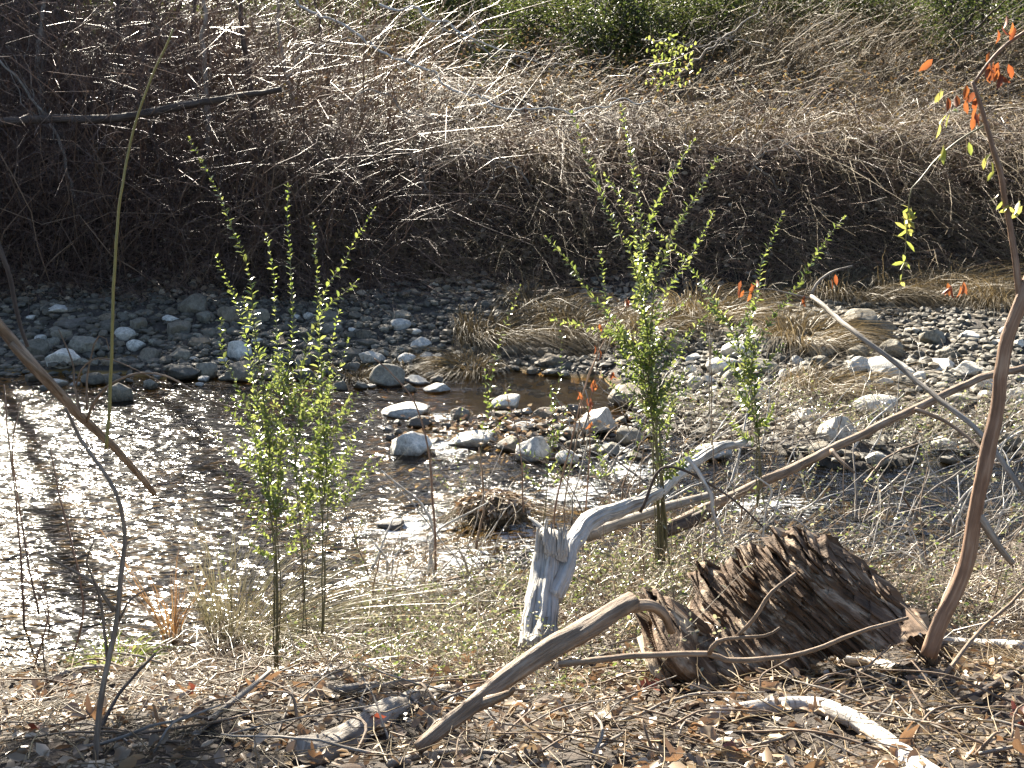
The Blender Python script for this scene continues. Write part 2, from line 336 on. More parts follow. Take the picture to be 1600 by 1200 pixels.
# ------------------------------------------------------------------ ground and water sheets
def lines(lo, hi, step, flo, fhi, gr=1.25):
    a = list(np.arange(lo, hi + 1e-6, step)); s = step
    while a[-1] < fhi: s *= gr; a.append(a[-1] + s)
    s = step
    while a[0] > flo: s *= gr; a.insert(0, a[0] - s)
    return np.array(a)
def sheet(xs, ys, fz):
    X, Y = np.meshgrid(xs, ys); v = np.stack([X, Y, fz(X, Y)], -1).reshape(-1, 3); n = len(xs)
    i = (np.arange(len(ys) - 1)[:, None] * n + np.arange(n - 1)[None, :]).ravel()
    return v, np.stack([i, i + 1, i + n + 1, i + n], -1)
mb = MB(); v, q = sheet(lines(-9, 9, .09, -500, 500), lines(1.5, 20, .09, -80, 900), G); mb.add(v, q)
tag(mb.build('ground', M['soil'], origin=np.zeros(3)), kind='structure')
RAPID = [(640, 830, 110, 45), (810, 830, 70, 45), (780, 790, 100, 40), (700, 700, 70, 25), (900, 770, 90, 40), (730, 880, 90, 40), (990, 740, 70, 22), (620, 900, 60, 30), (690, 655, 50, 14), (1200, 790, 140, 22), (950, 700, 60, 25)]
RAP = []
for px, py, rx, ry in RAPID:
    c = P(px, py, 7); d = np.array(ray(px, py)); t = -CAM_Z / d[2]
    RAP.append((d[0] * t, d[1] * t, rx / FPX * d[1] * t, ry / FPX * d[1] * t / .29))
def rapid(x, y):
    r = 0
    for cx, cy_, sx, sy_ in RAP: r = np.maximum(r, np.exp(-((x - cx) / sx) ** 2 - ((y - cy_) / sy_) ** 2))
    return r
def wz(x, y):
    return .006 * fbm(x * 2.2 + y * .5, y * 3.2, 41, 3) + rapid(x, y) * (.022 * fbm(x * 4, y * 5, 45, 3) + .01)
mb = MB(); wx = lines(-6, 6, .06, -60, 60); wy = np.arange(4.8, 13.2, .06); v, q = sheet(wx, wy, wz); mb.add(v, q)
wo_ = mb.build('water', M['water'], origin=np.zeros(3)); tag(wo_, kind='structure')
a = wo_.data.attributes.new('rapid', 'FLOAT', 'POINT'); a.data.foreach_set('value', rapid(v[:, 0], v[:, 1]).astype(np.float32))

# ------------------------------------------------------------------ stones
def stone_mesh(name, seed, mat, flat=.62, facet=9, rough=.10, sub=4):
    r = np.random.default_rng(seed); bm = bmesh.new(); bmesh.ops.create_icosphere(bm, subdivisions=sub, radius=1.0)
    v = np.array([x.co[:] for x in bm.verts]); v *= np.array([1, r.uniform(.7, .95), 1])
    for k in range(facet):
        n = nrm(r.normal(0, 1, 3) * np.array([1, 1, .9])); c = r.uniform(.5, .82); d = v @ n
        v -= np.outer(np.clip(d - c, 0, None) * .97, n)
    for i, p in enumerate(v):
        f = mnoise.noise(Vector(p * 1.6) + Vector((seed * 3.1, 0, 0))) * rough * 1.6 + mnoise.noise(Vector(p * 5) + Vector((seed, 7, 0))) * rough * .45 + mnoise.noise(Vector(p * 14) + Vector((seed, 3, 0))) * rough * .16
        v[i] = p * (1 + f)
    v[:, 2] *= flat
    v /= np.abs(v).max(0) * np.array([1, 1, 1]); v[:, 2] *= flat
    for x, c in zip(bm.verts, v): x.co = c
    for f in bm.faces: f.smooth = True
    me = bpy.data.meshes.new(name); bm.to_mesh(me); bm.free(); me.materials.append(mat); return me
def put_stone(me, px, py, w, h, label, group=None, sink=.42, water=True, rz=None, tilt=None, dep=None):
    """px, py: centre in the photo; w, h: its size there."""
    c = hit(px, py + h * .42, water); y = c[1]; sx = w / 2 / FPX * y * 1.02; sz = h / 2 / FPX * y
    o = bpy.data.objects.new('stone', me); col.objects.link(o)
    flat = max(v.co.z for v in me.vertices) if me.name not in FLAT else FLAT[me.name]; FLAT[me.name] = flat
    dd = sx * (dep or random.uniform(.7, .95))
    sz_ = max(math.sqrt(max((sz * 1.05) ** 2 - (dd * .22) ** 2, (sz * .6) ** 2)), .01)
    o.scale = (sx, dd, sz_ / flat); o.location = (c[0], y + dd * .75, c[2] + sz_ * (1 - 2 * sink * .5))
    o.rotation_euler = (tilt[0] if tilt else random.uniform(-.12, .12), tilt[1] if tilt else random.uniform(-.15, .15), rz if rz is not None else random.uniform(-.35, .35) + random.choice((0, math.pi)))
    tag(o, label, 'stone', group); return o
FLAT = {}
GREY = [stone_mesh('stone', 100 + k, M['stone_grey'], .6, 14 + k % 6, .08) for k in range(9)]
PALE = [stone_mesh('stone', 200 + k, M['stone_pale'], .6, 14 + k % 6, .06) for k in range(6)]
ROUND = [stone_mesh('stone', 300 + k, M['stone_pale' if k % 2 else 'stone_grey'], .7, 6, .06) for k in range(4)]
DARK = [stone_mesh('stone', 400 + k, M['stone_dark'], .6, 9, .1) for k in range(3)]
HERO = [  # mesh, px, py, w, h, label
 (PALE[0], 95, 484, 46, 15, 'flat pale elongated stone lying alone in shade at the far bank foot'),
 (DARK[0], 112, 506, 58, 20, 'dark flat stone just below the pale elongated slab in shade'),
 (ROUND[1], 192, 522, 32, 21, 'pale rounded stone beside the tall yellow cane on the shaded bar'),
 (ROUND[0], 232, 554, 31, 21, 'grey green rounded stone near the waterline right of the yellow cane'.replace('right of', 'next to')),
 (GREY[0], 278, 556, 36, 22, 'bluish angular stone above another at the shaded waterline'),
 (GREY[1], 283, 582, 50, 28, 'wide angular grey stone half in water below the bluish one'),
 (GREY[2], 303, 476, 46, 34, 'large dark grey boulder against the foot of the dark bank'),
 (PALE[1], 92, 568, 56, 30, 'pale sunlit capped stone at the waterline behind the leaning branch'),
 (GREY[3], 186, 613, 34, 32, 'tapered stone standing in dark water beside the yellow cane'),
 (GREY[4], 308, 536, 36, 15, 'small flat stone with a pale rim on the shaded bar'),
 (ROUND[2], 320, 578, 34, 26, 'rounded grey stone at the water edge beside the leafy shrub'),
 (PALE[2], 372, 548, 40, 34, 'angular pale stone behind the leafy shrub on the shaded bar'),
 (GREY[5], 375, 582, 46, 34, 'squat grey stone at the waterline behind the leafy shrub'),
 (PALE[3], 582, 560, 42, 23, 'angular pale green stone with a lit ridge on the bar'),
 (ROUND[0], 606, 587, 54, 36, 'large round smooth grey stone at the edge of the brown pool'),
 (PALE[4], 655, 538, 34, 22, 'steep angular stone with lit face near the drooping tussock'),
 (GREY[6], 572, 537, 42, 16, 'smooth low grey stone above the pale green angular one'),
 (GREY[7], 542, 556, 44, 22, 'blocky grey stone just behind the tall shrub tips'),
 (PALE[5], 650, 595, 40, 15, 'thin slab stone next to the round grey stone'),
 (PALE[0], 682, 607, 38, 15, 'pale flat stone at the head of the brown pool'),
 (PALE[1], 633, 643, 80, 26, 'long flat white slab at the mouth of the brown pool'),
 (DARK[1], 656, 660, 44, 20, 'dark wet stone beneath the long white slab'),
 (PALE[2], 640, 694, 62, 42, 'bright white tilted block standing in the sparkling riffle'),
 (ROUND[1], 795, 630, 50, 27, 'smooth pale boulder sitting alone in the brown pool'),
 (PALE[3], 735, 688, 64, 30, 'heap-like pale rock among dry debris in midstream'),
 (PALE[4], 820, 667, 46, 17, 'flat pale stone between the pool boulder and the white topped rock'),
 (PALE[5], 834, 702, 54, 44, 'white topped rock with dark shaded front in midstream'),
 (PALE[0], 931, 659, 60, 48, 'large bright faceted white rock in midstream'),
 (ROUND[3], 886, 717, 34, 26, 'small round brownish stone in water below the white rocks'),
 (GREY[8], 978, 620, 66, 38, 'broad grey brown rock behind the large white faceted rock'),
 (GREY[0], 860, 566, 46, 25, 'grey stone in shade at the far edge of the brown pool'),
 (DARK[2], 896, 640, 24, 20, 'small dark stone beside the large white faceted rock'),
 (GREY[1], 986, 682, 48, 34, 'flat faced grey stone in the shadow of the white faceted rock'),
 (GREY[2], 955, 704, 34, 22, 'small dark grey wet stone in front of the white faceted rock'),
 (GREY[3], 915, 691, 26, 14, 'little wet stone between the white topped and faceted rocks'),
 (DARK[0], 612, 822, 46, 16, 'ochre brown stone just breaking the water in the rapid'),
 (GREY[4], 1058, 540, 42, 27, 'rounded tan grey boulder below the tussocks behind the tall shrub'),
 (ROUND[3], 1088, 598, 22, 23, 'small pale upright pebble shaped stone beside the tall shrub'),
 (PALE[2], 1079, 578, 20, 16, 'small bluish pale stone just above the upright pale one'),
 (GREY[5], 1185, 571, 62, 26, 'wide flat grey stone in shade behind the smaller shrub'),
 (PALE[1], 1402, 577, 74, 30, 'large pale flat topped boulder at the centre of the stone bar'),
 (PALE[3], 1352, 600, 28, 26, 'blocky pale stone just below the flat topped boulder'),
 (PALE[4], 1386, 597, 34, 16, 'low pale stone in front of the flat topped boulder'),
 (ROUND[1], 1378, 636, 74, 38, 'big rounded tan boulder behind the bare sloping pole'),
 (PALE[5], 1312, 672, 58, 48, 'flat faced angular pale block in the weeds of the stone bar'),
 (GREY[6], 1350, 502, 56, 40, 'large dark grey boulder leaning on another under the tussocks'),
 (GREY[7], 1385, 514, 42, 30, 'brownish boulder with a lit side under the tussocks'),
 (GREY[8], 1390, 546, 42, 28, 'rounded grey boulder above the flat topped one'),
 (PALE[0], 1475, 571, 46, 18, 'wide low mossy stone on the sunny end of the bar'),
 (GREY[0], 1486, 552, 32, 22, 'sharp edged block stone on the upper bar'),
 (PALE[2], 1540, 600, 38, 24, 'pale sunny stone beside the leaning sapling'),
 (PALE[3], 1487, 662, 32, 22, 'rounded pale stone below the sloping pole near the sapling'),
 (PALE[1], 1482, 804 - 110, 38, 20, 'white stone in the weeds just beside the leaning sapling'),
 (GREY[3], 1510, 627, 52, 20, 'long grey stone ledge crossed by the leaning sapling'),
 (PALE[4], 1122, 706, 64, 32, 'tan mound of rock among weeds under the smaller shrub'),
 (PALE[5], 1262, 652, 44, 30, 'knobbly pale stone between the grass clump and the flat faced block'),
 (GREY[1], 1584, 690, 40, 26, 'brown shaded stone behind the leaning sapling at the bar end'),
]
used = []
for me, px, py, w, h, lab in HERO:
    w *= 1.14; h *= 1.12; o = put_stone(me, px, py, w, h, lab); used.append((px, py, w, h))
def free(px, py, w, k=.33):
    return all(abs(px - a) > (w + c) * k or abs(py - b) > (w * .55 + d) * k for a, b, c, d in used)
ZONES = [  # x range, y lo/hi, count, sizes, label, group
 (40, 690, 490, 606, 120, (16, 62), 'small grey stone among many on the shaded gravel bar under the dark bank', 'stones on the shaded gravel bar', GREY + ROUND),
 (1020, 1600, 515, 640, 100, (16, 72), 'grey or tan stone among many on the sunny stone bar', 'stones on the sunny stone bar', PALE + GREY + ROUND),
 (1040, 1590, 630, 720, 36, (16, 50), 'pale stone among the dry weeds at the low edge of the stone bar', 'stones in the weeds of the bar', PALE + GREY),
 (600, 1030, 630, 735, 66, (15, 50), 'small wet stone among the midstream rocks of the riffle', 'small stones of the midstream riffle', PALE + GREY + DARK)]
nst = 0
for x0, x1, y0, y1, n, (s0, s1), lab, grp, pool in ZONES:
    k = tries = 0
    while k < n and tries < n * 25:
        tries += 1
        px = random.uniform(x0, x1); py = random.uniform(y0, y1)
        if x0 == 40 and py > 570 + (px < 350) * 15 and px > 350 and px < 520 and py > 592: continue
        if x0 == 600 and abs(py - (675 + (px - 800) * .02)) > 22 + abs(px - 640) * .06: continue
        w = s0 + (s1 - s0) * random.random() ** 2.2
        if not free(px, py, w): continue
        me = random.choice(pool)
        put_stone(me, px, py, w, w * random.uniform(.45, .75), lab, grp); used.append((px, py, w, w * .6)); k += 1
# gravel: low-poly pebbles, one object
def ico():
    bm = bmesh.new(); bmesh.ops.create_icosphere(bm, subdivisions=1, radius=1); v = np.array([x.co[:] for x in bm.verts]); t = np.array([[x.index for x in f.verts] for f in bm.faces]); bm.free(); return v, t
iv, it = ico()
def pebbles(mb, c, r):
    N = len(c); s = r[:, None, None] * rng.uniform(.6, 1.2, (N, 1, 3)) * np.array([1, .9, .55]); v = iv[None] * s * (1 + rng.normal(0, .12, (N, len(iv), 1)))
    a = rng.uniform(0, 6.28, N); ca, sa = np.cos(a)[:, None], np.sin(a)[:, None]
    v = np.stack([v[..., 0] * ca - v[..., 1] * sa, v[..., 0] * sa + v[..., 1] * ca, v[..., 2]], -1) + c[:, None, :]
    mb.add(v, None, (it[None] + (np.arange(N) * len(iv))[:, None, None]).reshape(-1, 3))
m = Mat('gravel'); g = m.n('NewGeometry'); c = m.ramp(g.outputs['Random Per Island'], [(0, (.05, .044, .034)), (.3, (.115, .105, .085)), (.6, (.16, .13, .092)), (.85, (.075, .068, .054)), (1, (.25, .225, .18))])
no = m.n('TexNoise', Scale=25.0, Detail=5.0); c = m.mixc(1.0, c, m.ramp(no.outputs[0], [(.3, (.55, .55, .5)), (.7, (1.25, 1.25, 1.2))]), 'MULTIPLY')
M['gravel'] = m.done(m.n('BsdfPrincipled', Base_Color=c, Roughness=.7).outputs[0])
mb = MB(); N = 16000; x = rng.uniform(-6.5, 7.5, N); y = rng.uniform(8.5, 14.6, N); k = (y > yF(x) - .5) | ((np.abs(x - .4) < 1.1) & (np.abs(y - 9.6) < .6)); x, y = x[k], y[k]; r = .010 + .055 * rng.random(len(x)) ** 2.6
pebbles(mb, np.stack([x, y, G(x, y) + r * .2], 1), r)
n = 5200; x = rng.uniform(1.0, 6.5, n); y = rng.uniform(9.2, 13.8, n); r = .018 + .05 * rng.random(n) ** 2; pebbles(mb, np.stack([x, y, G(x, y) + r * .25], 1), r)
n = 3000; x = rng.uniform(-6, 1.5, n); y = rng.uniform(11.5, 14.2, n); r = .018 + .05 * rng.random(n) ** 2; k = y > yF(x) - .2; pebbles(mb, np.stack([x, y, G(x, y) + r * .25], 1)[k], r[k])
tag(mb.build('gravel', M['gravel'], origin=np.zeros(3), smooth=False), 'small mixed grey pebbles covering the gravel bars', 'gravel', kind='stuff')

# ------------------------------------------------------------------ grasses
def blades(mb, base, d, L, bend, w0=.006, K=7, mi=0):
    N = len(base); p = arcs(base, nrm(d), L, bend, K, .012); t = np.linspace(0, 1, K)
    side = nrm(np.cross(d, rng.normal(0, 1, (N, 3)))); w = w0 * (1 - t ** 2 * .92)[None, :] * rng.uniform(.6, 1.3, (N, 1)); ribbons(mb, p, w, side, mi)
def tussock(px, py, L, N, sway, label, spreadr=.25, mat='tussock', group='dry grass tussocks', w0=.007, up=.9, drop=-.75):
    c = hit(px, py, True); mb = MB()
    a = rng.uniform(0, 6.28, N); r = spreadr * np.sqrt(rng.random(N)); b = np.stack([c[0] + r * np.cos(a), c[1] + r * np.sin(a), np.zeros(N)], 1); b[:, 2] = np.maximum(G(b[:, 0], b[:, 1]), -.02) - .01
    d = np.stack([np.cos(a) * .5 + sway * .28, np.sin(a) * .4 - .12, up * 1.15 + rng.normal(0, .16, N)], 1)
    bend = np.stack([sway * .5 + np.cos(a) * .35, np.sin(a) * .25 - .18, np.full(N, drop * 1.3) + rng.normal(0, .2, N)], 1)
    blades(mb, b, d, L * 1.15 * rng.uniform(.55, 1.1, N), bend, w0)
    o = mb.build('grass_tussock', M[mat], origin=c); return tag(o, label, 'grass tussock', group)
TUS = [(770, 535, .8, 700, .9, 'large drooping dry tussock above the brown pool', .3), (735, 575, .45, 420, -.5, 'low tangled tussock with red leaves at the pool edge', .2),
 (900, 520, .7, 600, .7, 'shaded brown tussock behind the shrub stems at the bank foot', .35), (1010, 515, .65, 500, .6, 'shaded tussock directly behind the tall shrub', .35), (1110, 500, .8, 650, .6, 'wide brown tussock between the two shrubs', .4),
 (1255, 535, .75, 700, .5, 'dense drooping tussock just behind the smaller shrub tip', .3), (1340, 470, .9, 650, .7, 'long haired tussock over the dark boulders', .45), (1440, 470, .9, 650, .8, 'swept tussock under the hanging green vine', .45), (1510, 455, .85, 600, .8, 'pale crested tussock beside the leaning sapling', .4), (1580, 480, .8, 500, .5, 'tussock partly hidden by the leaning sapling', .35),
 (1275, 615, .62, 650, .75, 'sunlit grass clump spilling over the stone bar', .22), (840, 480, .6, 350, .6, 'small dark tussock at the bank foot above the big drooping one', .3), (1200, 470, .7, 450, .6, 'shadowed tussock at the bank foot above the dense drooping one', .35),
 (560, 590, .3, 160, .4, 'small wispy tussock among grey stones', .12), (640, 575, .35, 200, .7, 'thin wispy tussock beside the round grey stone', .12)]
for t in TUS: tussock(*t)
tussock(385, 1000, .72, 520, .95, 'stiff straw coloured tussock leaning over the near water edge', .14, 'straw_blade', None, .0034, .75, -.3)
tussock(268, 1000, .42, 45, .03, 'upright bundle of orange dry blades at the near water edge', .025, 'orange_blade', None, .006, 2.6, -.05)
tussock(180, 1040, .22, 200, .2, 'short green grass tuft beside the brown sapling', .14, 'privet', None, .005, 1.0, -.5)

# ------------------------------------------------------------------ limb helper
def knob(seed, amt=.12, fl=7.0):
    return lambda a, L, r0: amt * fbm(np.cos(a) * 1.3 + 5 + L * 0, L * fl + np.sin(a) * 1.3, seed, 3) + amt * .6 * vnoise(np.cos(a) * 4 + 3, np.sin(a) * 4 + L * 1.5, seed + 4)
def groove(seed, amt=.12):
    k = knob(seed, amt)
    return lambda a, L, r0: k(a, L, r0) + .13 * (1 - 2.2 * np.abs(vnoise(np.cos(a) * 4.5 + 9, np.sin(a) * 4.5 + L * 1.2, seed + 21))) + .07 * (1 - 2 * np.abs(vnoise(np.cos(a) * 11 + 9, np.sin(a) * 11 + L * 3, seed + 22))) - .07
def limb(mb, p, r0, r1, K=None, S=8, amt=.1, seed=0, cap=True, wob=0, mi=0, pw=1.0, gr=False):
    Lt = np.linalg.norm(np.diff(p, axis=0), axis=1).sum(); K = K or int(np.clip(Lt / .03, 10, 160))
    c = catmull(p, K)
    if wob: c = c + np.stack([fbm(np.linspace(0, Lt * 5, K), np.full(K, seed + j * 9.), 60 + j, 3) for j in range(3)], 1) * wob
    r = r0 + (r1 - r0) * np.linspace(0, 1, K) ** pw
    if cap: c = np.vstack([c[:1], c, c[-1:]]); r = np.r_[r0 * .02, r, r1 * .02]
    if cap: c[0] -= (c[2] - c[1]) * .02; c[-1] += (c[-2] - c[-3]) * .02
    tubes(mb, c[None], r[None], S, mi, True, (groove if gr else knob)(seed, amt) if amt else None)
    return c
def crook(a, e, n=6, k=.13):
    L = np.linalg.norm(e - a); t = np.linspace(0, 1, n)[:, None]; w = np.cumsum(rng.normal(0, k * L / n ** .5, (n, 3)), 0); w = w - w[:1]
    return a + (e - a) * t + w
def pp(pix, y0=5.0, y1=None):
    y1 = y0 if y1 is None else y1; n = len(pix)
    return np.array([P(a[0], a[1], (y0 + (y1 - y0) * i / max(n - 1, 1)) if len(a) < 3 else a[2]) for i, a in enumerate(pix)])
def pg(pix, lift=.02):
    out = []
    for a in pix:
        h = hit(a[0], a[1], True); h[2] += lift; out.append(h)
    return np.array(out)
def rpx(w, y): return w / 2 / FPX * y

# privet shrubs ----------------------------------------------------
def leafy(mb, c, start, Lf, sp, mi=0, wide=.5, ang=.75):
    seg = np.linalg.norm(np.diff(c, axis=0), axis=1); d = np.r_[0, np.cumsum(seg)]; tot = d[-1]
    s = np.arange(start * tot, tot, sp); s = s + rng.normal(0, sp * .15, len(s))
    if len(s) == 0: return
    pts = np.stack([np.interp(s, d, c[:, k]) for k in range(3)], 1)
    T = nrm(np.stack([np.interp(s + .01, d, c[:, k]) - np.interp(s - .01, d, c[:, k]) for k in range(3)], 1) + 1e-6)
    ref = nrm(np.cross(T, np.array([0.3, 1, .1]))); ref2 = np.cross(T, ref)
    ph = np.arange(len(s)) * np.pi / 2 + rng.normal(0, .35, len(s))
    fr = (s / tot); size = Lf * np.clip(1.15 - .55 * ((fr - start) / max(1 - start, .01)) ** 3, .7, 1.2)
    for sg in (1, -1):
        side = (np.cos(ph)[:, None] * ref + np.sin(ph)[:, None] * ref2) * sg
        dr = nrm(T * ang + side + rng.normal(0, .22, T.shape)); nn = T - side * .55 + rng.normal(0, .25, T.shape)
        keep = rng.random(len(s)) < .93
        L = size * rng.uniform(.5, 1.2, len(s))
        leaves(mb, pts[keep], dr[keep], nn[keep], L[keep], L[keep] * wide, .22, .12, mi)
    tip = c[-1:]; leaves(mb, np.repeat(tip, 3, 0), nrm(T[-1:] + rng.normal(0, .3, (3, 3))), rng.normal(0, 1, (3, 3)), Lf * .45, Lf * .18, .2, .1, mi)
def shrub(name, label, cat, base, stems, leaf=.027, sp=.026, mat='privet', group=None):
    """stems: (pixel path with depths, r0, leafy from, side twigs)"""
    root = empty(name, base, label, cat, group)
    for p, r0, st, ns in stems:
        mb = MB(); c = limb(mb, p, r0 * .55, max(r0 * .15, .0009), None, 6, .06, random.randint(0, 99), wob=.008)
        lf = MB()
        leafy(lf, c, st, leaf, sp)
        for k in range(int(ns * 1.15)):
            i = int(random.uniform(max(st - .06, .1), st + .26) * (len(c) - 1)); b = c[i]; t = nrm(c[min(i + 2, len(c) - 1)] - c[max(i - 2, 0)])
            s = nrm(np.array([random.gauss(0, 1), random.gauss(0, .8), random.uniform(-.2, .5)])); L = random.uniform(.08, .34) * (1.2 - i / len(c))
            tip = b + nrm(t * .8 + s) * L; mid = b + nrm(t * .5 + s) * L * .5; cc = limb(mb, np.array([b, mid, tip]), r0 * .35, .0008, 10, 4, 0)
            leafy(lf, cc, .15, leaf * .85, sp * .85)
        so_ = mb.build('stem', M['green_stem'], root)
        lf.build('foliage', M[mat], so_)
    return root
D = 5.8
def st(pix, r, s, ns, dy=0.0, y=D):
    n = len(pix); return (np.array([P(a, b, y + dy * (i / (n - 1)) ** 1.5) for i, (a, b) in enumerate(pix)]), r, s, ns)
b0 = P(1036, 880, D)
shrub('privet_shrub', 'tall green leafy shrub fanning upward behind the bleached driftwood log', 'shrub', b0, [
 st([(1036, 880), (1030, 740), (1018, 600), (1008, 480), (1002, 420), (1000, 330), (985, 250), (968, 168)], .011, .36, 8, .1),
 st([(1040, 880), (1034, 740), (1014, 570), (998, 440), (965, 360), (940, 300), (912, 235), (893, 178)], .008, .42, 5, -.25),
 st([(1028, 880), (1024, 720), (1010, 560), (1003, 410), (1016, 345), (1042, 290), (1085, 220)], .007, .45, 4, .3),
 st([(1042, 880), (1030, 700), (1016, 540), (1022, 440), (1048, 372), (1078, 322), (1122, 246)], .008, .42, 4, -.2),
 st([(1035, 880), (1028, 720), (1020, 570), (1030, 480), (1060, 425), (1090, 385), (1116, 335)], .006, .45, 4, .25),
 st([(1030, 880), (1022, 720), (1005, 580), (968, 520), (930, 470), (895, 415), (858, 368)], .007, .5, 4, -.3),
 st([(1034, 880), (1024, 700), (1012, 560), (1000, 420), (985, 340), (965, 300), (946, 272)], .006, .45, 3, .3),
 st([(1040, 880), (1028, 720), (1016, 600), (985, 540), (945, 522), (900, 508), (865, 500)], .005, .5, 5, .2),
 st([(1030, 880), (1026, 730), (1020, 610), (1050, 555), (1085, 510), (1120, 470)], .005, .45, 5, -.3),
 st([(1026, 880), (1022, 740), (1010, 620), (980, 560), (955, 505), (937, 398)], .005, .48, 4, .1),
 st([(1044, 880), (1040, 800), (1030, 720), (1024, 640), (1010, 575)], .006, .5, 4, .2),
 st([(1022, 880), (1026, 800), (1034, 720), (1050, 650), (1068, 590)], .005, .5, 3, -.1)], .032, .0155)
D2 = 6.6
shrub('privet_shrub', 'smaller green shrub with three long shoots standing over the stone bar', 'shrub', P(1187, 790, D2), [
 st([(1187, 790), (1184, 690), (1172, 600), (1165, 545), (1180, 460), (1196, 400), (1222, 336)], .006, .38, 5, .1, D2),
 st([(1190, 790), (1186, 690), (1170, 580), (1200, 510), (1236, 465), (1276, 400), (1318, 340)], .006, .4, 4, -.2, D2),
 st([(1184, 790), (1182, 690), (1166, 575), (1140, 510), (1090, 435), (1058, 396), (1022, 360)], .006, .4, 4, .2, D2),
 st([(1187, 790), (1180, 680), (1160, 590), (1130, 560), (1105, 535), (1095, 520)], .004, .45, 4, .2, D2),
 st([(1187, 790), (1186, 690), (1180, 600), (1200, 560), (1222, 540)], .004, .4, 4, -.2, D2)], .037, .0165)
D3 = 4.7
def s3(pix, r=.005, s=.45, ns=6, dy=0.): return st(pix, r, s, ns, dy, D3)
shrub('privet_shrub', 'bushy many stemmed shrub with small leaves against the sparkling water', 'shrub', P(450, 1030, D3), [
 s3([(432, 1040), (430, 850), (440, 700), (452, 560), (452, 420), (449, 292)], .006, .36, 12, .1),
 s3([(430, 1040), (428, 860), (420, 700), (405, 560), (382, 420), (350, 320), (298, 222)], .006, .38, 8, -.2),
 s3([(505, 990), (506, 860), (500, 720), (496, 600), (505, 480), (545, 390), (582, 328)], .005, .36, 9, .2),
 s3([(505, 990), (504, 850), (508, 700), (500, 560), (498, 450), (490, 352)], .005, .36, 10, -.1),
 s3([(432, 1040), (425, 840), (405, 690), (392, 580), (370, 480), (340, 400)], .005, .4, 9, .3),
 s3([(475, 990), (470, 850), (462, 720), (470, 600), (500, 500), (558, 436)], .004, .42, 8, -.3),
 s3([(505, 990), (510, 860), (516, 720), (515, 620), (520, 540), (532, 488)], .004, .4, 9, .2),
 s3([(430, 1040), (432, 820), (440, 640), (432, 520), (418, 368)], .004, .45, 7, .25),
 s3([(432, 1040), (428, 860), (408, 720), (378, 620), (352, 560), (345, 500)], .004, .45, 9, -.2),
 s3([(475, 990), (478, 850), (490, 700), (525, 590), (548, 530)], .004, .45, 8, .1),
 s3([(432, 1040), (436, 850), (415, 700), (400, 600), (398, 520)], .004, .4, 10, .15)], .026, .0165)
shrub('privet_seedling', 'slender pale green seedling bending over the brown pool', 'plant', P(745, 760, 6.6), [
 (pp([(748, 740), (752, 690), (762, 640), (768, 590), (780, 535), (795, 490), (812, 450)], 6.6), .003, .3, 4)], .026, .026)
shrub('privet_seedling', 'thin seedling stem rising in front of the midstream rocks', 'plant', P(850, 830, 6.2), [
 (pp([(848, 850), (856, 740), (866, 640), (876, 560), (880, 520), (866, 495)], 6.2), .004, .3, 10)], .024, .03)
shrub('privet_seedling', 'short leafy sprout between the midstream rocks and tall shrub', 'plant', P(950, 760, 6.4), [
 (pp([(952, 770), (940, 710), (928, 680), (918, 640)], 6.4), .0025, .2, 4)], .024, .024)
for k, (bx, by, h, lab) in enumerate([(345, 975, 180, 'faint thin sprout beside the bushy shrub near the stiff tussock'), (560, 930, 120, 'thin leafy sprout on the near water edge beside the bushy shrub'), (715, 830, 190, 'sparse thin sprout standing before the mossy rapid rock'), (1250, 830, 200, 'sparse leafy sprout behind the rotten stump top'), (1310, 860, 150, 'leafy sprout rising directly behind the stump'), (1370, 850, 170, 'thin sprout with few leaves near the leaning sapling')]):
    y = hit(bx, by)[1]
    shrub('privet_seedling', lab, 'plant', P(bx, by, y), [(pp([(bx, by), (bx + 6, by - h * .4), (bx - 4, by - h * .7), (bx + 8, by - h)], y), .0025, .25, 4)], .02, .03, 'weed' if k > 2 else 'privet')

# ------------------------------------------------------------------ dead wood
def wood(name, label, cat, p, r0, r1, mat, S=10, amt=.12, seed=1, group=None, wob=.004, kids=(), pw=1.0):
    if not kids:
        mb = MB(); limb(mb, p, r0, r1, None, S, amt, seed, wob=wob, pw=pw); return tag(mb.build(name, M[mat], origin=p[0]), label, cat, group)
    root = empty(name, p[0], label, cat, group)
    mb = MB(); limb(mb, p, r0, r1, None, S, amt, seed, wob=wob, pw=pw); mb.build('stem', M[mat], root)
    for i, (q, a, b) in enumerate(kids):
        mb = MB(); limb(mb, np.asarray(q), a, b, None, max(S - 3, 5), amt, seed + i + 1, wob=wob); mb.build('side_branch', M[mat], root)
    return root
# leaning sapling with its autumn leaves
Y = 4.1
root = empty('leaning_sapling', P(1462, 985, Y), 'brown leaning sapling trunk with few orange and green leaves', 'tree')
mb = MB(); limb(mb, pp([(1450, 1025), (1470, 970), (1496, 915), (1512, 870), (1524, 810), (1540, 720), (1556, 640), (1572, 550), (1592, 480), (1618, 420)], Y), rpx(27, Y), rpx(21, Y), None, 20, .16, 5, wob=.004); mb.build('trunk', M['bark_brown'], root)
mb = MB(); limb(mb, pp([(1524, 800), (1545, 830), (1565, 860), (1582, 880)], Y, 4.15), rpx(17, Y), rpx(9, Y), None, 10, .15, 8); mb.build('broken_branch', M['bark_grey'], root)
mb = MB(); br = limb(mb, pp([(1596, 470), (1592, 430), (1580, 350), (1566, 280), (1548, 215), (1534, 165), (1522, 128)], Y), rpx(12, Y), rpx(6, Y), None, 8, .12, 11, wob=.006)
limb(mb, pp([(1520, 132), (1545, 98), (1572, 70), (1610, 44)], Y), rpx(6, Y), rpx(5, Y), None, 6, .1, 12); bo = mb.build('side_branch', M['bark_brown'], root)
mb = MB(); N = 0
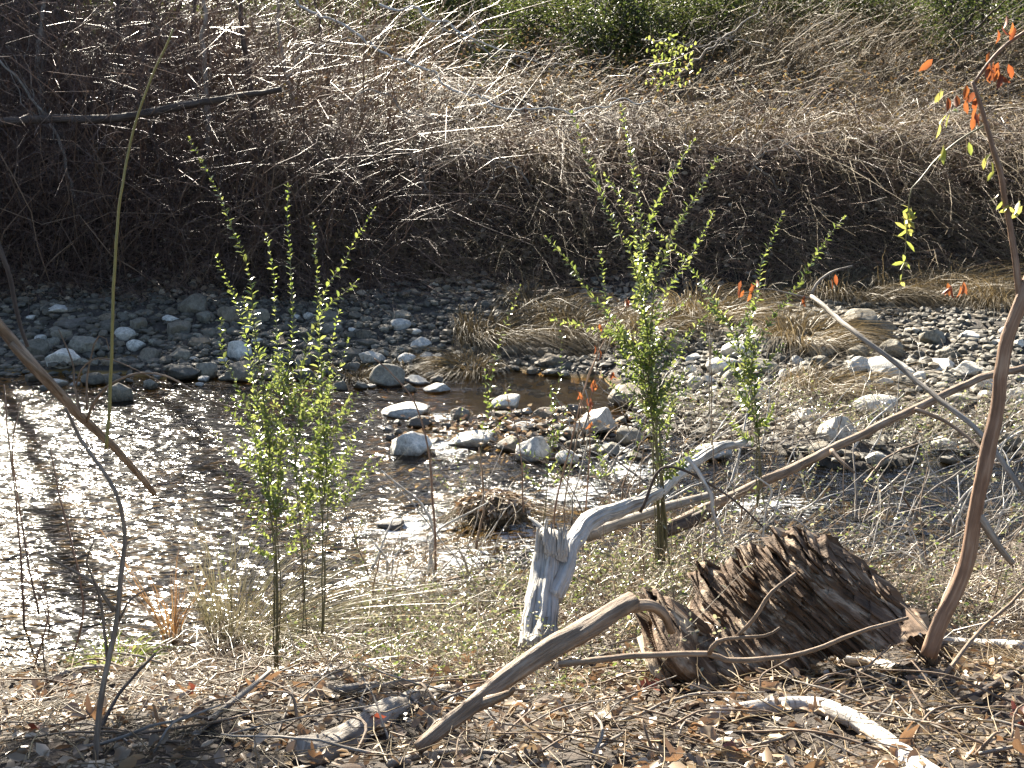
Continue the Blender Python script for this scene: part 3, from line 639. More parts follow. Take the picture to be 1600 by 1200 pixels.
for px, py, n, sc, dn in [(1550, 110, 9, .045, 1), (1568, 40, 5, .04, 1), (1560, 92, 5, .04, 1), (1508, 150, 6, .045, 1), (1520, 170, 5, .04, 1), (1452, 85, 1, .05, 1)]:
    b = P(px, py, Y)[None] + rng.normal(0, .018, (n, 3)); leaves(mb, b, np.array([0, 0, -1.]) + rng.normal(0, .35, (n, 3)), rng.normal(0, 1, (n, 3)), sc, sc * .45, .3, .2)
mb.build('orange_foliage', M['red_leaf'], bo)
mb = MB()
for px, py, n, sc in [(1476, 140, 2, .045), (1487, 172, 2, .045), (1468, 178, 2, .05), (1478, 225, 2, .05), (1510, 220, 1, .04), (1545, 250, 3, .04), (1560, 262, 2, .035), (1575, 330, 3, .03), (1560, 300, 2, .035), (1592, 320, 3, .05)]:
    b = P(px, py, Y)[None] + rng.normal(0, .01, (n, 3)); leaves(mb, b, np.array([-.3, 0, -.8]) + rng.normal(0, .4, (n, 3)), rng.normal(0, 1, (n, 3)), sc, sc * .4, .2, .1)
mb.build('yellow_foliage', M['yellow_leaf'], bo)
# hanging vine
Y = 4.3; vp = pp([(1540, 195), (1500, 218), (1462, 250), (1440, 278), (1424, 296), (1418, 340), (1414, 400), (1408, 440)], Y)
root = empty('hanging_vine', vp[0], 'thin hanging vine shoot carrying a cluster of bright green leaves', 'vine')
mb = MB(); c = limb(mb, vp, .003, .0012, None, 6, 0); s_ = mb.build('stem', M['green_stem'], root)
mb = MB(); n = 34; i = rng.integers(int(len(c) * .55), len(c), n); i[:16] = rng.integers(int(len(c) * .6), int(len(c) * .72), 16)
leaves(mb, c[i], np.array([0, 0, -.4]) + rng.normal(0, .7, (n, 3)), rng.normal(0, 1, (n, 3)), rng.uniform(.025, .045, n), .013, .2, .1); mb.build('foliage', M['yellow_leaf'], s_)

# poles and branches over the stone bar
wood('dead_pole', 'long pale bare pole sloping across the sunny stone bar', 'branch', pp([(1040, 826, 6.7), (1130, 782, 6.8), (1260, 722, 7.0), (1360, 672, 7.2), (1450, 628, 7.4), (1530, 592, 7.6), (1600, 575, 7.8)]), rpx(18, 6.9), rpx(11, 7.5), 'bark_worn', 12, .14, 21, kids=[(pp([(1300, 702, 7.0), (1320, 725, 6.9), (1336, 740, 6.85)]), .014, .006), (pp([(1430, 640, 7.3), (1470, 655, 7.25), (1520, 690, 7.1), (1560, 730, 6.9)]), .012, .006)])
wood('dead_branch', 'white tipped dead branch descending to the leaning sapling with a crooked top', 'branch', pp([(1268, 462, 5.6), (1300, 492, 5.4), (1340, 524, 5.2), (1420, 585, 5.0), (1490, 642, 4.8), (1545, 692, 4.7), (1600, 770, 4.6)]), rpx(8, 5), rpx(9, 4.7), 'bark_grey', 8, .1, 31, kids=[(pp([(1268, 462, 5.6), (1280, 440, 5.6), (1300, 424, 5.6), (1330, 414, 5.6)]), .007, .003), (pp([(1274, 468, 5.6), (1240, 460, 5.6), (1200, 450, 5.6), (1160, 458, 5.6)]), .004, .0015)])
mb = MB()
for px, py, n in [(1163, 452, 4), (1178, 440, 3), (1258, 462, 2), (1302, 428, 2), (1478, 450, 4), (1508, 445, 3)]:
    b = P(px, py, 5.6 if px < 1400 else 4.6)[None] + rng.normal(0, .012, (n, 3)); leaves(mb, b, np.array([0, 0, -1.]) + rng.normal(0, .3, (n, 3)), rng.normal(0, 1, (n, 3)), .045, .018, .3, .2)
tag(mb.build('withered_leaves', M['red_leaf']), 'withered orange leaves dangling on the thin dead branch tips', 'leaves', kind='stuff')
# bleached driftwood
Y = 5.0
root = empty('driftwood_log', hit(850, 1010), 'bleached white grooved driftwood stump with an arching limb', 'driftwood')
mb = MB(); limb(mb, pp([(838, 1020, 4.85), (842, 985, 4.95), (848, 940, 5.05), (853, 890, 5.15), (858, 850, 5.2), (862, 832, 5.2)]), rpx(66, Y), rpx(40, Y), 70, 72, .14, 41, gr=True); mb.build('trunk', M['bleached'], root)
mb = MB(); limb(mb, pp([(868, 935, 5.05), (880, 890, 5.15), (893, 850, 5.25), (925, 815, 5.4), (975, 790, 5.6), (1030, 762, 5.8), (1080, 725, 6.1), (1125, 700, 6.35), (1165, 690, 6.6)]), rpx(34, 5.1), rpx(12, 6.), 120, 56, .15, 44, gr=True, wob=.012); mb.build('limb', M['bleached'], root)
mb = MB()
for k in range(26):
    px_, py_ = random.uniform(838, 884), random.uniform(822, 850); limb(mb, pp([(px_, py_ + 30, 5.14), (px_ + 1, py_, 5.16), (px_ + random.uniform(-5, 5), py_ - random.uniform(4, 24), 5.18)]), random.uniform(.006, .013), .001, 8, 6, .2, k)
mb.build('splintered_rim', M['bleached'], root)
mb = MB(); limb(mb, pp([(862, 850, 5.2), (845, 825, 5.25), (826, 808, 5.3)]), .016, .005, None, 8, .15, 47); mb.build('broken_spur', M['bleached'], root)
wood('fallen_branch', 'grey fallen limb lying under weeds behind the driftwood arch', 'branch', pp([(920, 838, 5.7), (985, 812, 5.9), (1050, 790, 6.1), (1110, 772, 6.3)]), rpx(20, 6), rpx(14, 6), 'bark_grey', 10, .12, 51)
wood('fallen_branch', 'short dark broken limb below the long sloping pole', 'branch', pp([(1040, 832, 6.), (1075, 818, 6.05), (1105, 800, 6.1)]), rpx(22, 6), rpx(18, 6), 'bark_dark', 10, .12, 52)
# rotten stump
def slab(mb, top, bot, yt, yb, nu, nv, thick, seed, grain, amp=.05, jag=.03):
    top = catmull(np.array(top, float), nu); bot = catmull(np.array(bot, float), nu)
    f = np.linspace(0, 1, nv)[:, None]
    PX = top[None, :, 0] * (1 - f) + bot[None, :, 0] * f; PY = top[None, :, 1] * (1 - f) + bot[None, :, 1] * f
    Yd = yt + (yb - yt) * f ** .8 + np.zeros_like(PX)
    w = np.array([[P(PX[i, j], PY[i, j], Yd[i, j]) for j in range(nu)] for i in range(nv)])
    ca, sa = math.cos(grain), math.sin(grain)
    al = w[..., 0] * ca - w[..., 2] * sa; pe = w[..., 0] * sa + w[..., 2] * ca
    pe = pe + .03 * fbm(al * 4, pe * 4, seed + 7, 2)
    rg = lambda n_: (1 - np.abs(n_)) ** 2
    n1_ = rg(vnoise(pe * 13, al * 1.3, seed)); n2_ = rg(vnoise(pe * 37, al * 2.6, seed + 3)); n3_ = rg(vnoise(pe * 95, al * 5, seed + 5)); n4_ = vnoise(pe * 60, al * 40, seed + 6)
    c1 = np.floor(pe * 24 + .7 * vnoise(al * 4, pe * 3, seed + 31)); h1 = _h(c1, c1 * 0 + 1, seed); c2 = np.floor(al * (4 + 5 * h1) + h1 * 17); h2 = _h(c1, c2, seed + 2)
    c3 = np.floor(pe * 70 + .5 * vnoise(al * 7, pe * 3, seed + 33)); h3 = _h(c3, np.floor(al * 9 + 13 * _h(c3, c3 * 0, 4)), seed + 5)
    w[..., 1] -= amp * (.75 * h1 + .7 * h2 + .35 * h3 + .3 * n3_ + .2 * n4_ - 1.0) + .07 * fbm(pe * 4, al * 3, seed + 9, 3) + .16 * np.sin(np.linspace(0, np.pi, nu))[None, :] * np.sin(np.linspace(.3, np.pi, nv))[:, None] - .07
    sh = ((h1 - .45) * .09 + (h3 - .5) * .05) * (1 - f) ** 2.5
    w[..., 0] -= ca * sh; w[..., 2] += sa * sh
    fade = (1 - f) ** 6
    w[..., 2] += fade * jag * (fbm(w[..., 0] * 30, w[..., 0] * 0, seed + 11, 3))
    w[..., 0] += fade * jag * .5 * fbm(w[..., 0] * 30, w[..., 2] * 9, seed + 12, 2)
    tc = np.stack([pe, pe * 0 + w[..., 1] * .5, al], -1)
    bk = w.copy(); bk[..., 1] = w[..., 1].mean() + thick + .1 * f; bk[..., 2] -= .04
    bk[..., 0] = w[..., 0] + .06 * (1 - f)
    i = (np.arange(nv - 1)[:, None] * nu + np.arange(nu - 1)[None, :]).ravel(); q = np.stack([i, i + nu, i + nu + 1, i + 1], -1); n = nu * nv
    qb = q[:, ::-1] + n
    e = np.arange(nu - 1); rim = [np.stack([e, e + 1, e + 1 + n, e + n], -1), np.stack([e + 1 + (nv - 1) * nu, e + (nv - 1) * nu, e + (nv - 1) * nu + n, e + 1 + (nv - 1) * nu + n], -1)]
    e = np.arange(nv - 1) * nu; rim += [np.stack([e + nu, e, e + n, e + nu + n], -1), np.stack([e + nu - 1, e + 2 * nu - 1, e + 2 * nu - 1 + n, e + nu - 1 + n], -1)]
    mb.add(np.concatenate([w.reshape(-1, 3), bk.reshape(-1, 3)]), np.concatenate([q, qb] + rim), None, 0, np.concatenate([tc.reshape(-1, 3), tc.reshape(-1, 3)]))
yb = hit(1160, 1075)[1]
root = empty('rotten_stump', hit(1160, 1075), 'large dark rotten tree stump torn into jagged grain on the near bank', 'stump')
mb = MB(); slab(mb, [(1078, 910), (1110, 897), (1135, 890), (1165, 868), (1200, 845), (1230, 834), (1255, 838), (1285, 848), (1310, 862), (1340, 876), (1370, 902), (1400, 930), (1436, 962), (1452, 985)],
 [(1088, 1078), (1120, 1082), (1160, 1082), (1200, 1075), (1250, 1062), (1290, 1050), (1330, 1040), (1370, 1028), (1410, 1016), (1440, 1004), (1456, 998)], yb + .42, yb, 300, 200, .32, 3, .72, .045, .02)
n = 90; px_ = rng.uniform(1085, 1445, n); tx = np.array([1078, 1130, 1190, 1230, 1285, 1340, 1400, 1445]); ty = np.array([910, 892, 850, 834, 850, 876, 930, 978])
for k in range(n):
    py_ = np.interp(px_[k], tx, ty) + rng.uniform(6, 60) ; yy = yb + .40 - .25 * (py_ - np.interp(px_[k], tx, ty)) / 100; Lp = rng.uniform(20, 60)
    limb(mb, np.array([P(px_[k] + Lp * .8, py_ + Lp * .75, yy - .05), P(px_[k] + Lp * .3, py_ + Lp * .3, yy - .07), P(px_[k] - Lp * .12, py_ - Lp * .2, yy - .02)]), rng.uniform(.004, .012), .001, 12, 6, .3, k)
mb.build('wood_body', M['rotten'], root, smooth=False)
mb = MB(); slab(mb, [(1006, 968), (1022, 942), (1042, 934), (1070, 955), (1092, 990), (1116, 1030)], [(1012, 1052), (1036, 1070), (1064, 1080), (1085, 1084), (1104, 1082), (1124, 1074)], yb + .16, yb - .1, 120, 120, .2, 13, .8, .03, .015)
mb.build('torn_shard', M['rotten'], root, smooth=False)
# foreground broken branch and sticks
wood('broken_branch', 'thick worn broken branch resting against the rotten stump', 'branch', pp([(655, 1168, 3.35), (700, 1128, 3.42), (745, 1092, 3.5), (800, 1052, 3.58), (880, 1002, 3.68), (950, 962, 3.76), (990, 940, 3.8)]), rpx(22, 3.4), rpx(36, 3.7), 'bark_worn', 22, .2, 61, kids=[(pp([(985, 948, 3.8), (1015, 945, 3.82), (1038, 958, 3.84), (1052, 990, 3.86)]), rpx(20, 3.8), rpx(14, 3.8)), (pp([(740, 1105, 3.5), (790, 1085, 3.45), (800, 1075, 3.42)]), rpx(22, 3.5), rpx(8, 3.4))], pw=.5)
wood('long_stick', 'long smooth pale stick lying in front of the stump with one forked side shoot', 'stick', pp([(870, 1034, 3.62), (1000, 1026, 3.6), (1105, 1021, 3.58), (1130, 1030, 3.58), (1170, 1032, 3.58), (1260, 1022, 3.6), (1340, 990, 3.66), (1420, 968, 3.72)]), rpx(12, 3.6), rpx(6, 3.6), 'bark_worn', 10, .08, 71, kids=[(pp([(1110, 1022, 3.58), (1122, 1003, 3.56), (1160, 995, 3.54), (1200, 990, 3.54), (1220, 978, 3.55)]), rpx(9, 3.6), rpx(4, 3.6)), (pp([(1150, 997, 3.55), (1180, 965, 3.52), (1205, 925, 3.52), (1242, 896, 3.56)]), rpx(7, 3.5), rpx(6, 3.5))])
wood('birch_log', 'pale barked fallen log bending toward the lower frame edge in leaf litter', 'log', pg([(1112, 1124), (1190, 1116), (1262, 1112), (1318, 1128), (1365, 1160), (1425, 1205), (1470, 1240)], .02), rpx(26, 3.4), rpx(46, 3.1), 'birch', 22, .1, 81, wob=.003)
wood('fallen_log', 'short pale log half buried in litter under the stump edge', 'log', pg([(1310, 1040), (1370, 1045), (1420, 1055), (1470, 1060)], .015), rpx(26, 3.8), rpx(16, 3.7), 'birch', 16, .12, 83)
wood('fallen_log', 'barkless pale log lying behind the litter by the sapling foot', 'log', pg([(1390, 1000), (1450, 1005), (1520, 1015), (1600, 1020)], .02), rpx(22, 4), rpx(22, 4), 'birch', 14, .12, 84)
wood('fallen_log', 'mossy grey rotting log in shade at the lower frame edge', 'log', pg([(470, 1190), (540, 1160), (600, 1120), (690, 1085)], .0), rpx(70, 3.2), rpx(40, 3.5), 'bark_grey', 24, .25, 85)
wood('fallen_log', 'grey shaded log crossing behind the broken branch', 'log', pg([(480, 1098), (560, 1085), (650, 1075), (740, 1068), (810, 1048)], .02), rpx(24, 3.6), rpx(14, 3.7), 'bark_grey', 14, .15, 86)
STK = [  # path on ground/pixels, width, material, label
 ([(300, 1150), (345, 1110), (390, 1075), (422, 1048)], 13, 'bark_grey', 'straight grey stick slanting up out of the shaded litter', 'f'),
 ([(65, 1065), (130, 1045), (200, 1046), (260, 1072), (330, 1088), (440, 1066)], 12, 'bark_grey', 'long bowed grey stick arched over the shaded litter', 'f'),
 ([(160, 1118), (240, 1105), (300, 1092), (318, 1086)], 12, 'bark_grey', 'smooth pale grey stick lying under the bowed one', 'g'),
 ([(0, 1130), (60, 1115), (120, 1108), (170, 1090)], 8, 'bark_grey', 'thin shaded stick at the lower corner of the near bank', 'g'),
 ([(130, 1190), (160, 1140), (190, 1080), (240, 1020)], 9, 'bark_dark', 'dark thin stick propped near the brown sapling foot', 'f'),
 ([(610, 1200), (690, 1185), (760, 1180), (830, 1195)], 16, 'bark_grey', 'grey curved stick along the bottom frame edge', 'g'),
 ([(1230, 1115), (1300, 1080), (1360, 1040), (1415, 985)], 6, 'bark_worn', 'thin straight stick slanting over the short pale log', 'f'),
 ([(1060, 1120), (1120, 1092), (1200, 1062), (1240, 1055)], 6, 'bark_worn', 'thin curved stick lying below the stump', 'g'),
 ([(1280, 1110), (1340, 1085), (1420, 1072), (1500, 1070)], 6, 'bark_worn', 'long low stick behind the birch log bend', 'g'),
 ([(790, 1000), (720, 990), (620, 1040), (540, 1080)], 5, 'bark_worn', 'thin arched twig from the driftwood foot over dry weeds', 'f'),
 ([(920, 970), (860, 955), (800, 953), (730, 990), (660, 1030)], 7, 'bark_worn', 'curving brown stick hooked over the driftwood stump', 'f'),
 ([(1480, 1110), (1530, 1090), (1580, 1060), (1620, 1040)], 14, 'bark_dark', 'dark broken stick near the frame edge beside the litter', 'g'),
 ([(1440, 1090), (1480, 1050), (1530, 990), (1600, 920)], 10, 'bark_worn', 'pale forked stick leaning up beside the sapling foot', 'f'),
 ([(1430, 1035), (1455, 985), (1475, 930), (1495, 885)], 6, 'bark_grey', 'thin upright stick along the sapling base', 'f'),
 ([(1500, 890), (1560, 888), (1610, 900)], 12, 'bark_dark', 'dark horizontal branch behind the sapling base', 'g'),
 ([(830, 1060), (880, 1090), (930, 1130), (990, 1170)], 7, 'bark_worn', 'knotty twig dropping from the broken branch into litter', 'f'),
 ([(1490, 1150), (1540, 1120), (1600, 1105)], 6, 'bark_worn', 'thin twig over pale leaves at the frame corner', 'g'),
 ([(600, 1110), (660, 1080), (700, 1060), (780, 1035)], 6, 'bark_worn', 'dark slanting twig under the broken branch', 'g'),
 ([(1000, 800), (1040, 730), (1130, 770), (1210, 840)], 5, 'bark_dark', 'dark bent twig crossing in front of the sloping pole', 'v'),
 ([(1075, 715), (1095, 745), (1110, 775), (1112, 800), (1130, 840)], 8, 'bleached', 'crooked white stick hanging in the weeds above the stump', 'v'),
 ([(1190, 855), (1196, 800), (1206, 765), (1180, 745)], 4, 'bleached', 'thin white stalk standing behind the stump peak', 'v')]
for i, (pix, w, mat, lab, mode) in enumerate(STK):
    if mode == 'g': p = pg(pix, .012)
    elif mode == 'v': p = pp(pix, 5.6)
    else:
        a = hit(*pix[0]); b = hit(*pix[-1]); p = pp(pix, max(a[1], 3.1), max(a[1], 3.1) + min(max(b[1] - a[1], .05), .45))
    y = p[0][1]; wood('fallen_stick' if mode != 'v' else 'dead_stalk', lab, 'stick', p, rpx(w, y), rpx(w * .55, y), mat, 8, .12, 100 + i)

# standing stems and leaning branches at the near edge ------------------------------------------------
wood('leaning_branch', 'thick grey dead branch leaning down into the glittering water', 'branch', pp([(-30, 470, 4.3), (0, 512, 4.4), (60, 582, 4.5), (130, 652, 4.7), (190, 712, 4.9), (240, 772, 5.1)]), rpx(20, 4.4), rpx(10, 5), 'bark_worn', 14, .15, 141, kids=[(pp([(128, 650, 4.7), (115, 600, 4.7), (112, 570, 4.7), (92, 516, 4.7)]), .005, .002), (pp([(135, 660, 4.7), (148, 625, 4.65), (175, 598, 4.6), (220, 583, 4.6), (265, 590, 4.6), (330, 625, 4.6), (395, 642, 4.6)]), .005, .002), (pp([(134, 640, 4.7), (138, 580, 4.7), (150, 530, 4.7), (165, 525, 4.7), (172, 545, 4.7)]), .004, .0018), (pp([(20, 535, 4.4), (60, 580, 4.42), (95, 620, 4.5)]), .009, .004), (pp([(118, 602, 4.7), (128, 575, 4.68), (150, 560, 4.66), (190, 568, 4.66), (260, 598, 4.66)]), .003, .0014)])
wood('bare_sapling', 'thin brown bare sapling rising from the shaded near bank', 'sapling', pp([(148, 1195, 3.4), (158, 1100, 3.5), (175, 1000, 3.6), (190, 900, 3.65), (196, 830, 3.7), (186, 780, 3.7), (165, 740, 3.75), (130, 690, 3.8), (105, 640, 3.8)]), rpx(11, 3.5), rpx(5, 3.8), 'bark_worn', 12, .1, 151, kids=[(pp([(180, 955, 3.62), (150, 915, 3.62), (110, 890, 3.65), (60, 865, 3.7)]), .006, .002), (pp([(168, 1030, 3.6), (160, 950, 3.6), (150, 910, 3.6), (137, 880, 3.6), (150, 845, 3.6)]), .005, .002), (pp([(186, 970, 3.62), (205, 935, 3.6), (240, 915, 3.6)]), .004, .0015)])
wood('tall_cane', 'tall slender yellow cane arching up beside the shaded bank', 'cane', pp([(168, 700), (172, 560), (178, 420), (186, 330), (205, 220), (235, 130), (272, 45)], 4.4), rpx(6, 4.4), rpx(3, 4.4), 'yellow_cane', 8, .05, 161)
wood('bare_sapling', 'dark reddish sapling stem at the frame edge beside the leaning branch', 'sapling', pp([(-10, 360), (15, 430), (30, 500), (45, 540)], 4.6), rpx(9, 4.6), rpx(6, 4.6), 'bark_dark', 10, .1, 162)
THIN = [([(40, 1000), (25, 800), (15, 700), (5, 600)], 6, 'thin dark stem against the brightest glitter by the frame edge'), ([(60, 960), (45, 880), (30, 800), (20, 700), (35, 620)], 5, 'second thin dark stem over the brightest glitter'), ([(50, 1050), (75, 960), (60, 900), (40, 860)], 5, 'crooked stem crossing the blown out glitter patch'),
 ([(110, 1040), (130, 960), (120, 880), (95, 780), (80, 700)], 6, 'dark slim stem in the water glare beside the leaning branch'), ([(80, 990), (60, 930), (30, 900), (-10, 890)], 4, 'curved twig entering over the glare from the frame edge'), ([(682, 890), (676, 780), (668, 690), (648, 630), (618, 590), (585, 562)], 6, 'dark bare stem curving over past the white tilted block'), ([(858, 900), (866, 800), (880, 740), (905, 640), (940, 540), (985, 470)], 5, 'brown bare stem slanting behind the driftwood to the tall shrub'), ([(820, 800), (812, 700), (795, 640), (790, 600)], 4, 'dark bare stem standing before the pool boulder'),
 ([(470, 1000), (474, 900), (468, 780), (460, 700)], 5, 'greenish bare stem among the bushy shrub bases'), ([(1006, 900), (1000, 780), (1004, 700), (1012, 620)], 4, 'slim bare stem beside the tall shrub trunk'), ([(1118, 880), (1116, 760), (1112, 640), (1108, 530)], 4, 'slim dead weed stalk between the two shrubs'), ([(1322, 850), (1318, 760), (1322, 700)], 3, 'thin upright twig behind the stump near the sloping pole'), ([(880, 900), (884, 780), (900, 690), (915, 600), (930, 560)], 4, 'reddish bare stem hung with withered leaves near midstream')]
for i, (pix, w, lab) in enumerate(THIN):
    y = min(hit(*pix[0])[1], 6.); wood('dead_stalk', lab, 'stem', pp(pix, y, y + .1), rpx(w * .7, y), rpx(w * .35, y), 'bark_brown' if i < 8 else 'bark_worn', 6, .08, 170 + i)
root = empty('withered_weed', P(915, 800, 5.5), 'forked reddish weed hung with withered red leaves before the white rock', 'plant')
mb = MB(); tw = [[(915, 800), (922, 700), (920, 640), (930, 590), (938, 500)], [(922, 650), (905, 620), (893, 585)], [(926, 610), (945, 585), (962, 575)], [(938, 520), (960, 485), (985, 462)]]
for i, q_ in enumerate(tw): limb(mb, pp(q_, 5.5), .0035 if i == 0 else .002, .001, None, 5, .08, i)
mb.build('stem', M['bark_brown'], root); mb = MB()
for px, py, n in [(930, 595, 6), (921, 625, 5), (955, 578, 3), (935, 540, 2), (903, 612, 3), (938, 505, 2), (975, 472, 2), (924, 660, 3)]:
    b = P(px, py, 5.5)[None] + rng.normal(0, .008, (n, 3)); leaves(mb, b, np.array([0, 0, -1.]) + rng.normal(0, .35, (n, 3)), rng.normal(0, 1, (n, 3)), rng.uniform(.025, .045, n), .014, .4, .4)
mb.build('foliage', M['red_leaf'], root)
# dry flower stalk
p = pp([(1112, 700), (1108, 600), (1110, 520), (1112, 495)], 6.4); root = empty('dry_flower_stalk', p[0], 'dry weed stalk with small pale seed heads between the shrubs', 'plant')
mb = MB(); limb(mb, p, .003, .0015, None, 6, 0)
for tx, ty in [(1092, 512), (1118, 505), (1130, 515), (1105, 500)]: limb(mb, pp([(1110, 555), (tx, ty)], 6.4), .0015, .001, 8, 4, 0)
mb.build('stem', M['straw'], root); mb = MB(); n = 40; pk = [(1092, 510), (1118, 502), (1130, 514), (1105, 497), (1112, 494)]
b = np.array([P(*pk[i % 5], 6.4) for i in range(n)]) + rng.normal(0, .008, (n, 3)); leaves(mb, b, rdir(n), rdir(n), .014, .008); mb.build('foliage', M['straw_blade'], root)
# mossy rock in the rapid with debris
M['stone_moss'] = mk_stone('stone_moss', [(.055, .04, .022), (.06, .045, .025)])
MR = put_stone(stone_mesh('mossy_rock', 451, M['stone_moss'], .75, 5, .28), 772, 800, 112, 66, 'mossy brown rock draped with dry debris in the rapid', None); MR.name = 'mossy_rock'

# ------------------------------------------------------------------ litter on the near bank
mb = MB(); N = 25000; x = rng.uniform(-3.2, 3.6, N); y = 2.4 + 4.4 * rng.random(N) ** 1.4; k = y < yE(x) - .05; x, y = x[k], y[k]; n = len(x); s = rng.uniform(.014, .05, n) * np.where(rng.random(n) < .15, 1.5, .9)
b = np.stack([x, y, G(x, y) + rng.uniform(.0, .035, n)], 1)
leaves(mb, b, rdir(n, -.3, .5), nrm(np.array([0, 0, 1.]) + rng.normal(0, .65, (n, 3))), s, s * rng.uniform(.35, .7, n), rng.uniform(-.3, .5, n), rng.uniform(-.4, .5, n))
n2 = 15000; x = rng.uniform(-3.4, 4.4, n2); y = 2.2 + 5. * rng.random(n2); k = y < yE(x); x, y = x[k], y[k]; n2 = len(x)
b = np.stack([x, y, G(x, y) + rng.uniform(0, .05, n2)], 1); L = rng.uniform(.05, .35, n2) * rng.random(n2) ** .5
d = rdir(n2, -.06, .16); p = arcs(b, d, L, rng.normal(0, .12, (n2, 3)), 4, .02); rr = np.linspace(1, .5, 4)[None] * rng.uniform(.0008, .0028, n2)[:, None]
tubes(mb, p, rr, 4, 1)
tag(mb.build('leaf_litter', [M['dry_leaf'], M['pale_twig']], origin=np.zeros(3)), 'dry brown leaves and broken twigs carpeting the near bank', 'leaf litter', kind='stuff')
LEAFM = []
for k in range(8):
    mb = MB(); L = 1.; a = np.linspace(0, 2 * np.pi, 30, endpoint=False); lob = 1 + (.28 * np.cos(5 * a) if k % 2 else .08 * np.cos(3 * a)); rr = [0, .5, 1]
    vv = [(0, 0, 0)]
    for r_ in rr[1:]:
        for i_, t_ in enumerate(a): X_, Y_ = r_ * lob[i_] * np.cos(t_) * .5, r_ * lob[i_] * np.sin(t_) * (.36 if k % 2 else .26); vv.append((X_, Y_, .35 * Y_ * Y_ * (k % 3) + 1.1 * X_ * X_ * ((k % 4) - 1.2) + .08 * math.sin(9 * X_ + 5 * Y_ + k) + .4 * abs(Y_)))
    tr_ = [(0, 1 + i_, 1 + (i_ + 1) % 30) for i_ in range(30)]; qq = [(1 + i_, 31 + i_, 31 + (i_ + 1) % 30, 1 + (i_ + 1) % 30) for i_ in range(30)]
    mb.add(np.array(vv), qq, tr_); o = mb.build('fallen_leaf', mk_leaf('fallen_leaf', *([[(.22, .075, .045), (.22, .075, .045)], [(.28, .07, .04), (.28, .07, .04)]] if k in (1, 5) else [[(.36 - .03 * k, .27 - .022 * k, .175 - .014 * k)] * 2, [(.30, .17, .09)] * 2]), .45, .25), origin=np.zeros(3))
    LEAFM.append(o.data); bpy.data.objects.remove(o)
for k in range(100):
    px = random.uniform(-20, 1620); py = random.uniform(1040, 1210)
    if 1000 < px < 1440 and py < 1085: continue
    h = hit(px, py); i_ = random.choice((0, 1, 2, 2, 3, 4, 4, 6, 6, 7, 0, 3)); sc = random.uniform(.045, .085); o = bpy.data.objects.new('fallen_leaf', LEAFM[i_]); col.objects.link(o)
    o.location = h + np.array([0, 0, .03]); o.scale = (sc, sc, sc); o.rotation_euler = (random.gauss(.35, .4), random.gauss(0, .45), random.uniform(0, 6.28))
    red = i_ in (1, 5)
    tag(o, 'curled red brown fallen leaf lying on the near bank litter' if red else 'curled dull brown fallen leaf lying on the near bank litter', 'leaf', 'red fallen leaves on the near bank' if red else 'brown fallen leaves on the near bank')
GST = []
for k in range(150):
    px = random.uniform(-20, 1620); py = random.uniform(1000 if px < 900 else 1080, 1200); h = hit(px, py); a = random.uniform(0, 6.28); L = random.uniform(.15, .55)
    e = np.array([h[0] + math.cos(a) * L, h[1] + abs(math.sin(a)) * L * .6, 0]); e[2] = float(G(e[0], e[1])) + random.uniform(.02, .10); h[2] += .02
    mid = (h + e) / 2 + np.array([random.gauss(0, .03), random.gauss(0, .03), random.uniform(0, .04)]); mid[2] = max(mid[2], float(G(mid[0], mid[1])) + .015)
    r0 = random.uniform(.002, .006); wood('ground_twig', 'thin dry twig lying across the leaf litter of the near bank', 'twig', np.array([h, mid, e]), r0, r0 * .5, random.choice(['bark_grey', 'bark_worn', 'bark_worn']), 6, .1, k, 'twigs on the leaf litter', wob=.008)

# ------------------------------------------------------------------ near weeds
def clear(x, y, keep=.12):
    return ~((np.abs(x - 1.95) < .85 + .25 * fbm(np.asarray(y) * 2, np.asarray(x), 121, 2)) & (y > 5.9) & (y < 8.9)) | (rng.random(np.shape(x)) < keep)
def weeds(x, y, L0, L1, nl, leafL, name, label, mats, bend=.3, stem_r=.0012, base=None):
    mb = MB(); N = len(x); b = np.stack([x, y, np.maximum(G(x, y), 0) - .01], 1) if base is None else base; L = rng.uniform(L0, L1, N) * np.interp(x, [-.6, .3, .8], [.42, .5, 1.])
    d = nrm(rng.normal(0, .38, (N, 3)) * np.array([1, 1, .2]) + np.array([.1, 0, 1])); p = arcs(b, d, L, rng.normal(0, bend, (N, 3)) + np.array([.1, 0, -.25]), 6, .03)
    tubes(mb, p, np.linspace(1, .35, 6)[None] * rng.uniform(.7, 1.6, (N, 1)) * stem_r, 3, 0)
    k = rng.integers(0, N, N * nl); t = rng.uniform(.2, 1, N * nl) * 4.999; i = t.astype(int); f = (t - i)[:, None]; q = p[k, i] * (1 - f) + p[k, i + 1] * f
    n = len(q); s = leafL * rng.uniform(.5, 1.3, n); leaves(mb, q, rdir(n, -.4, .8), nrm(np.array([0, 0, .6]) + rng.normal(0, .6, (n, 3))), s, s * rng.uniform(.4, .65, n), .2, .15, 1)
    return tag(mb.build(name, [M[mats[0]], M[mats[1]]], origin=np.zeros(3)), label, 'weeds', kind='stuff')
N = 3700; x = np.r_[rng.uniform(-1.0, 3.6, 2900), rng.uniform(-.7, .9, 800)]; y = yE(x) - rng.uniform(-.15, 1.9, N) * np.interp(x, [-1, 0, 1, 3], [.55, .75, .8, 1.]) ; keep = ~((x > .35) & (x < 1.35) & (y < 4.75)) & (fbm(x * 1.8, y * 1.8, 91, 2) > -.12) & clear(x, y); x, y = x[keep], y[keep]
weeds(x, y, .08, .58, 11, .02, 'near_bank_weeds_vegetation', 'pale green and straw weeds along the near water edge', ('straw', 'weed'))
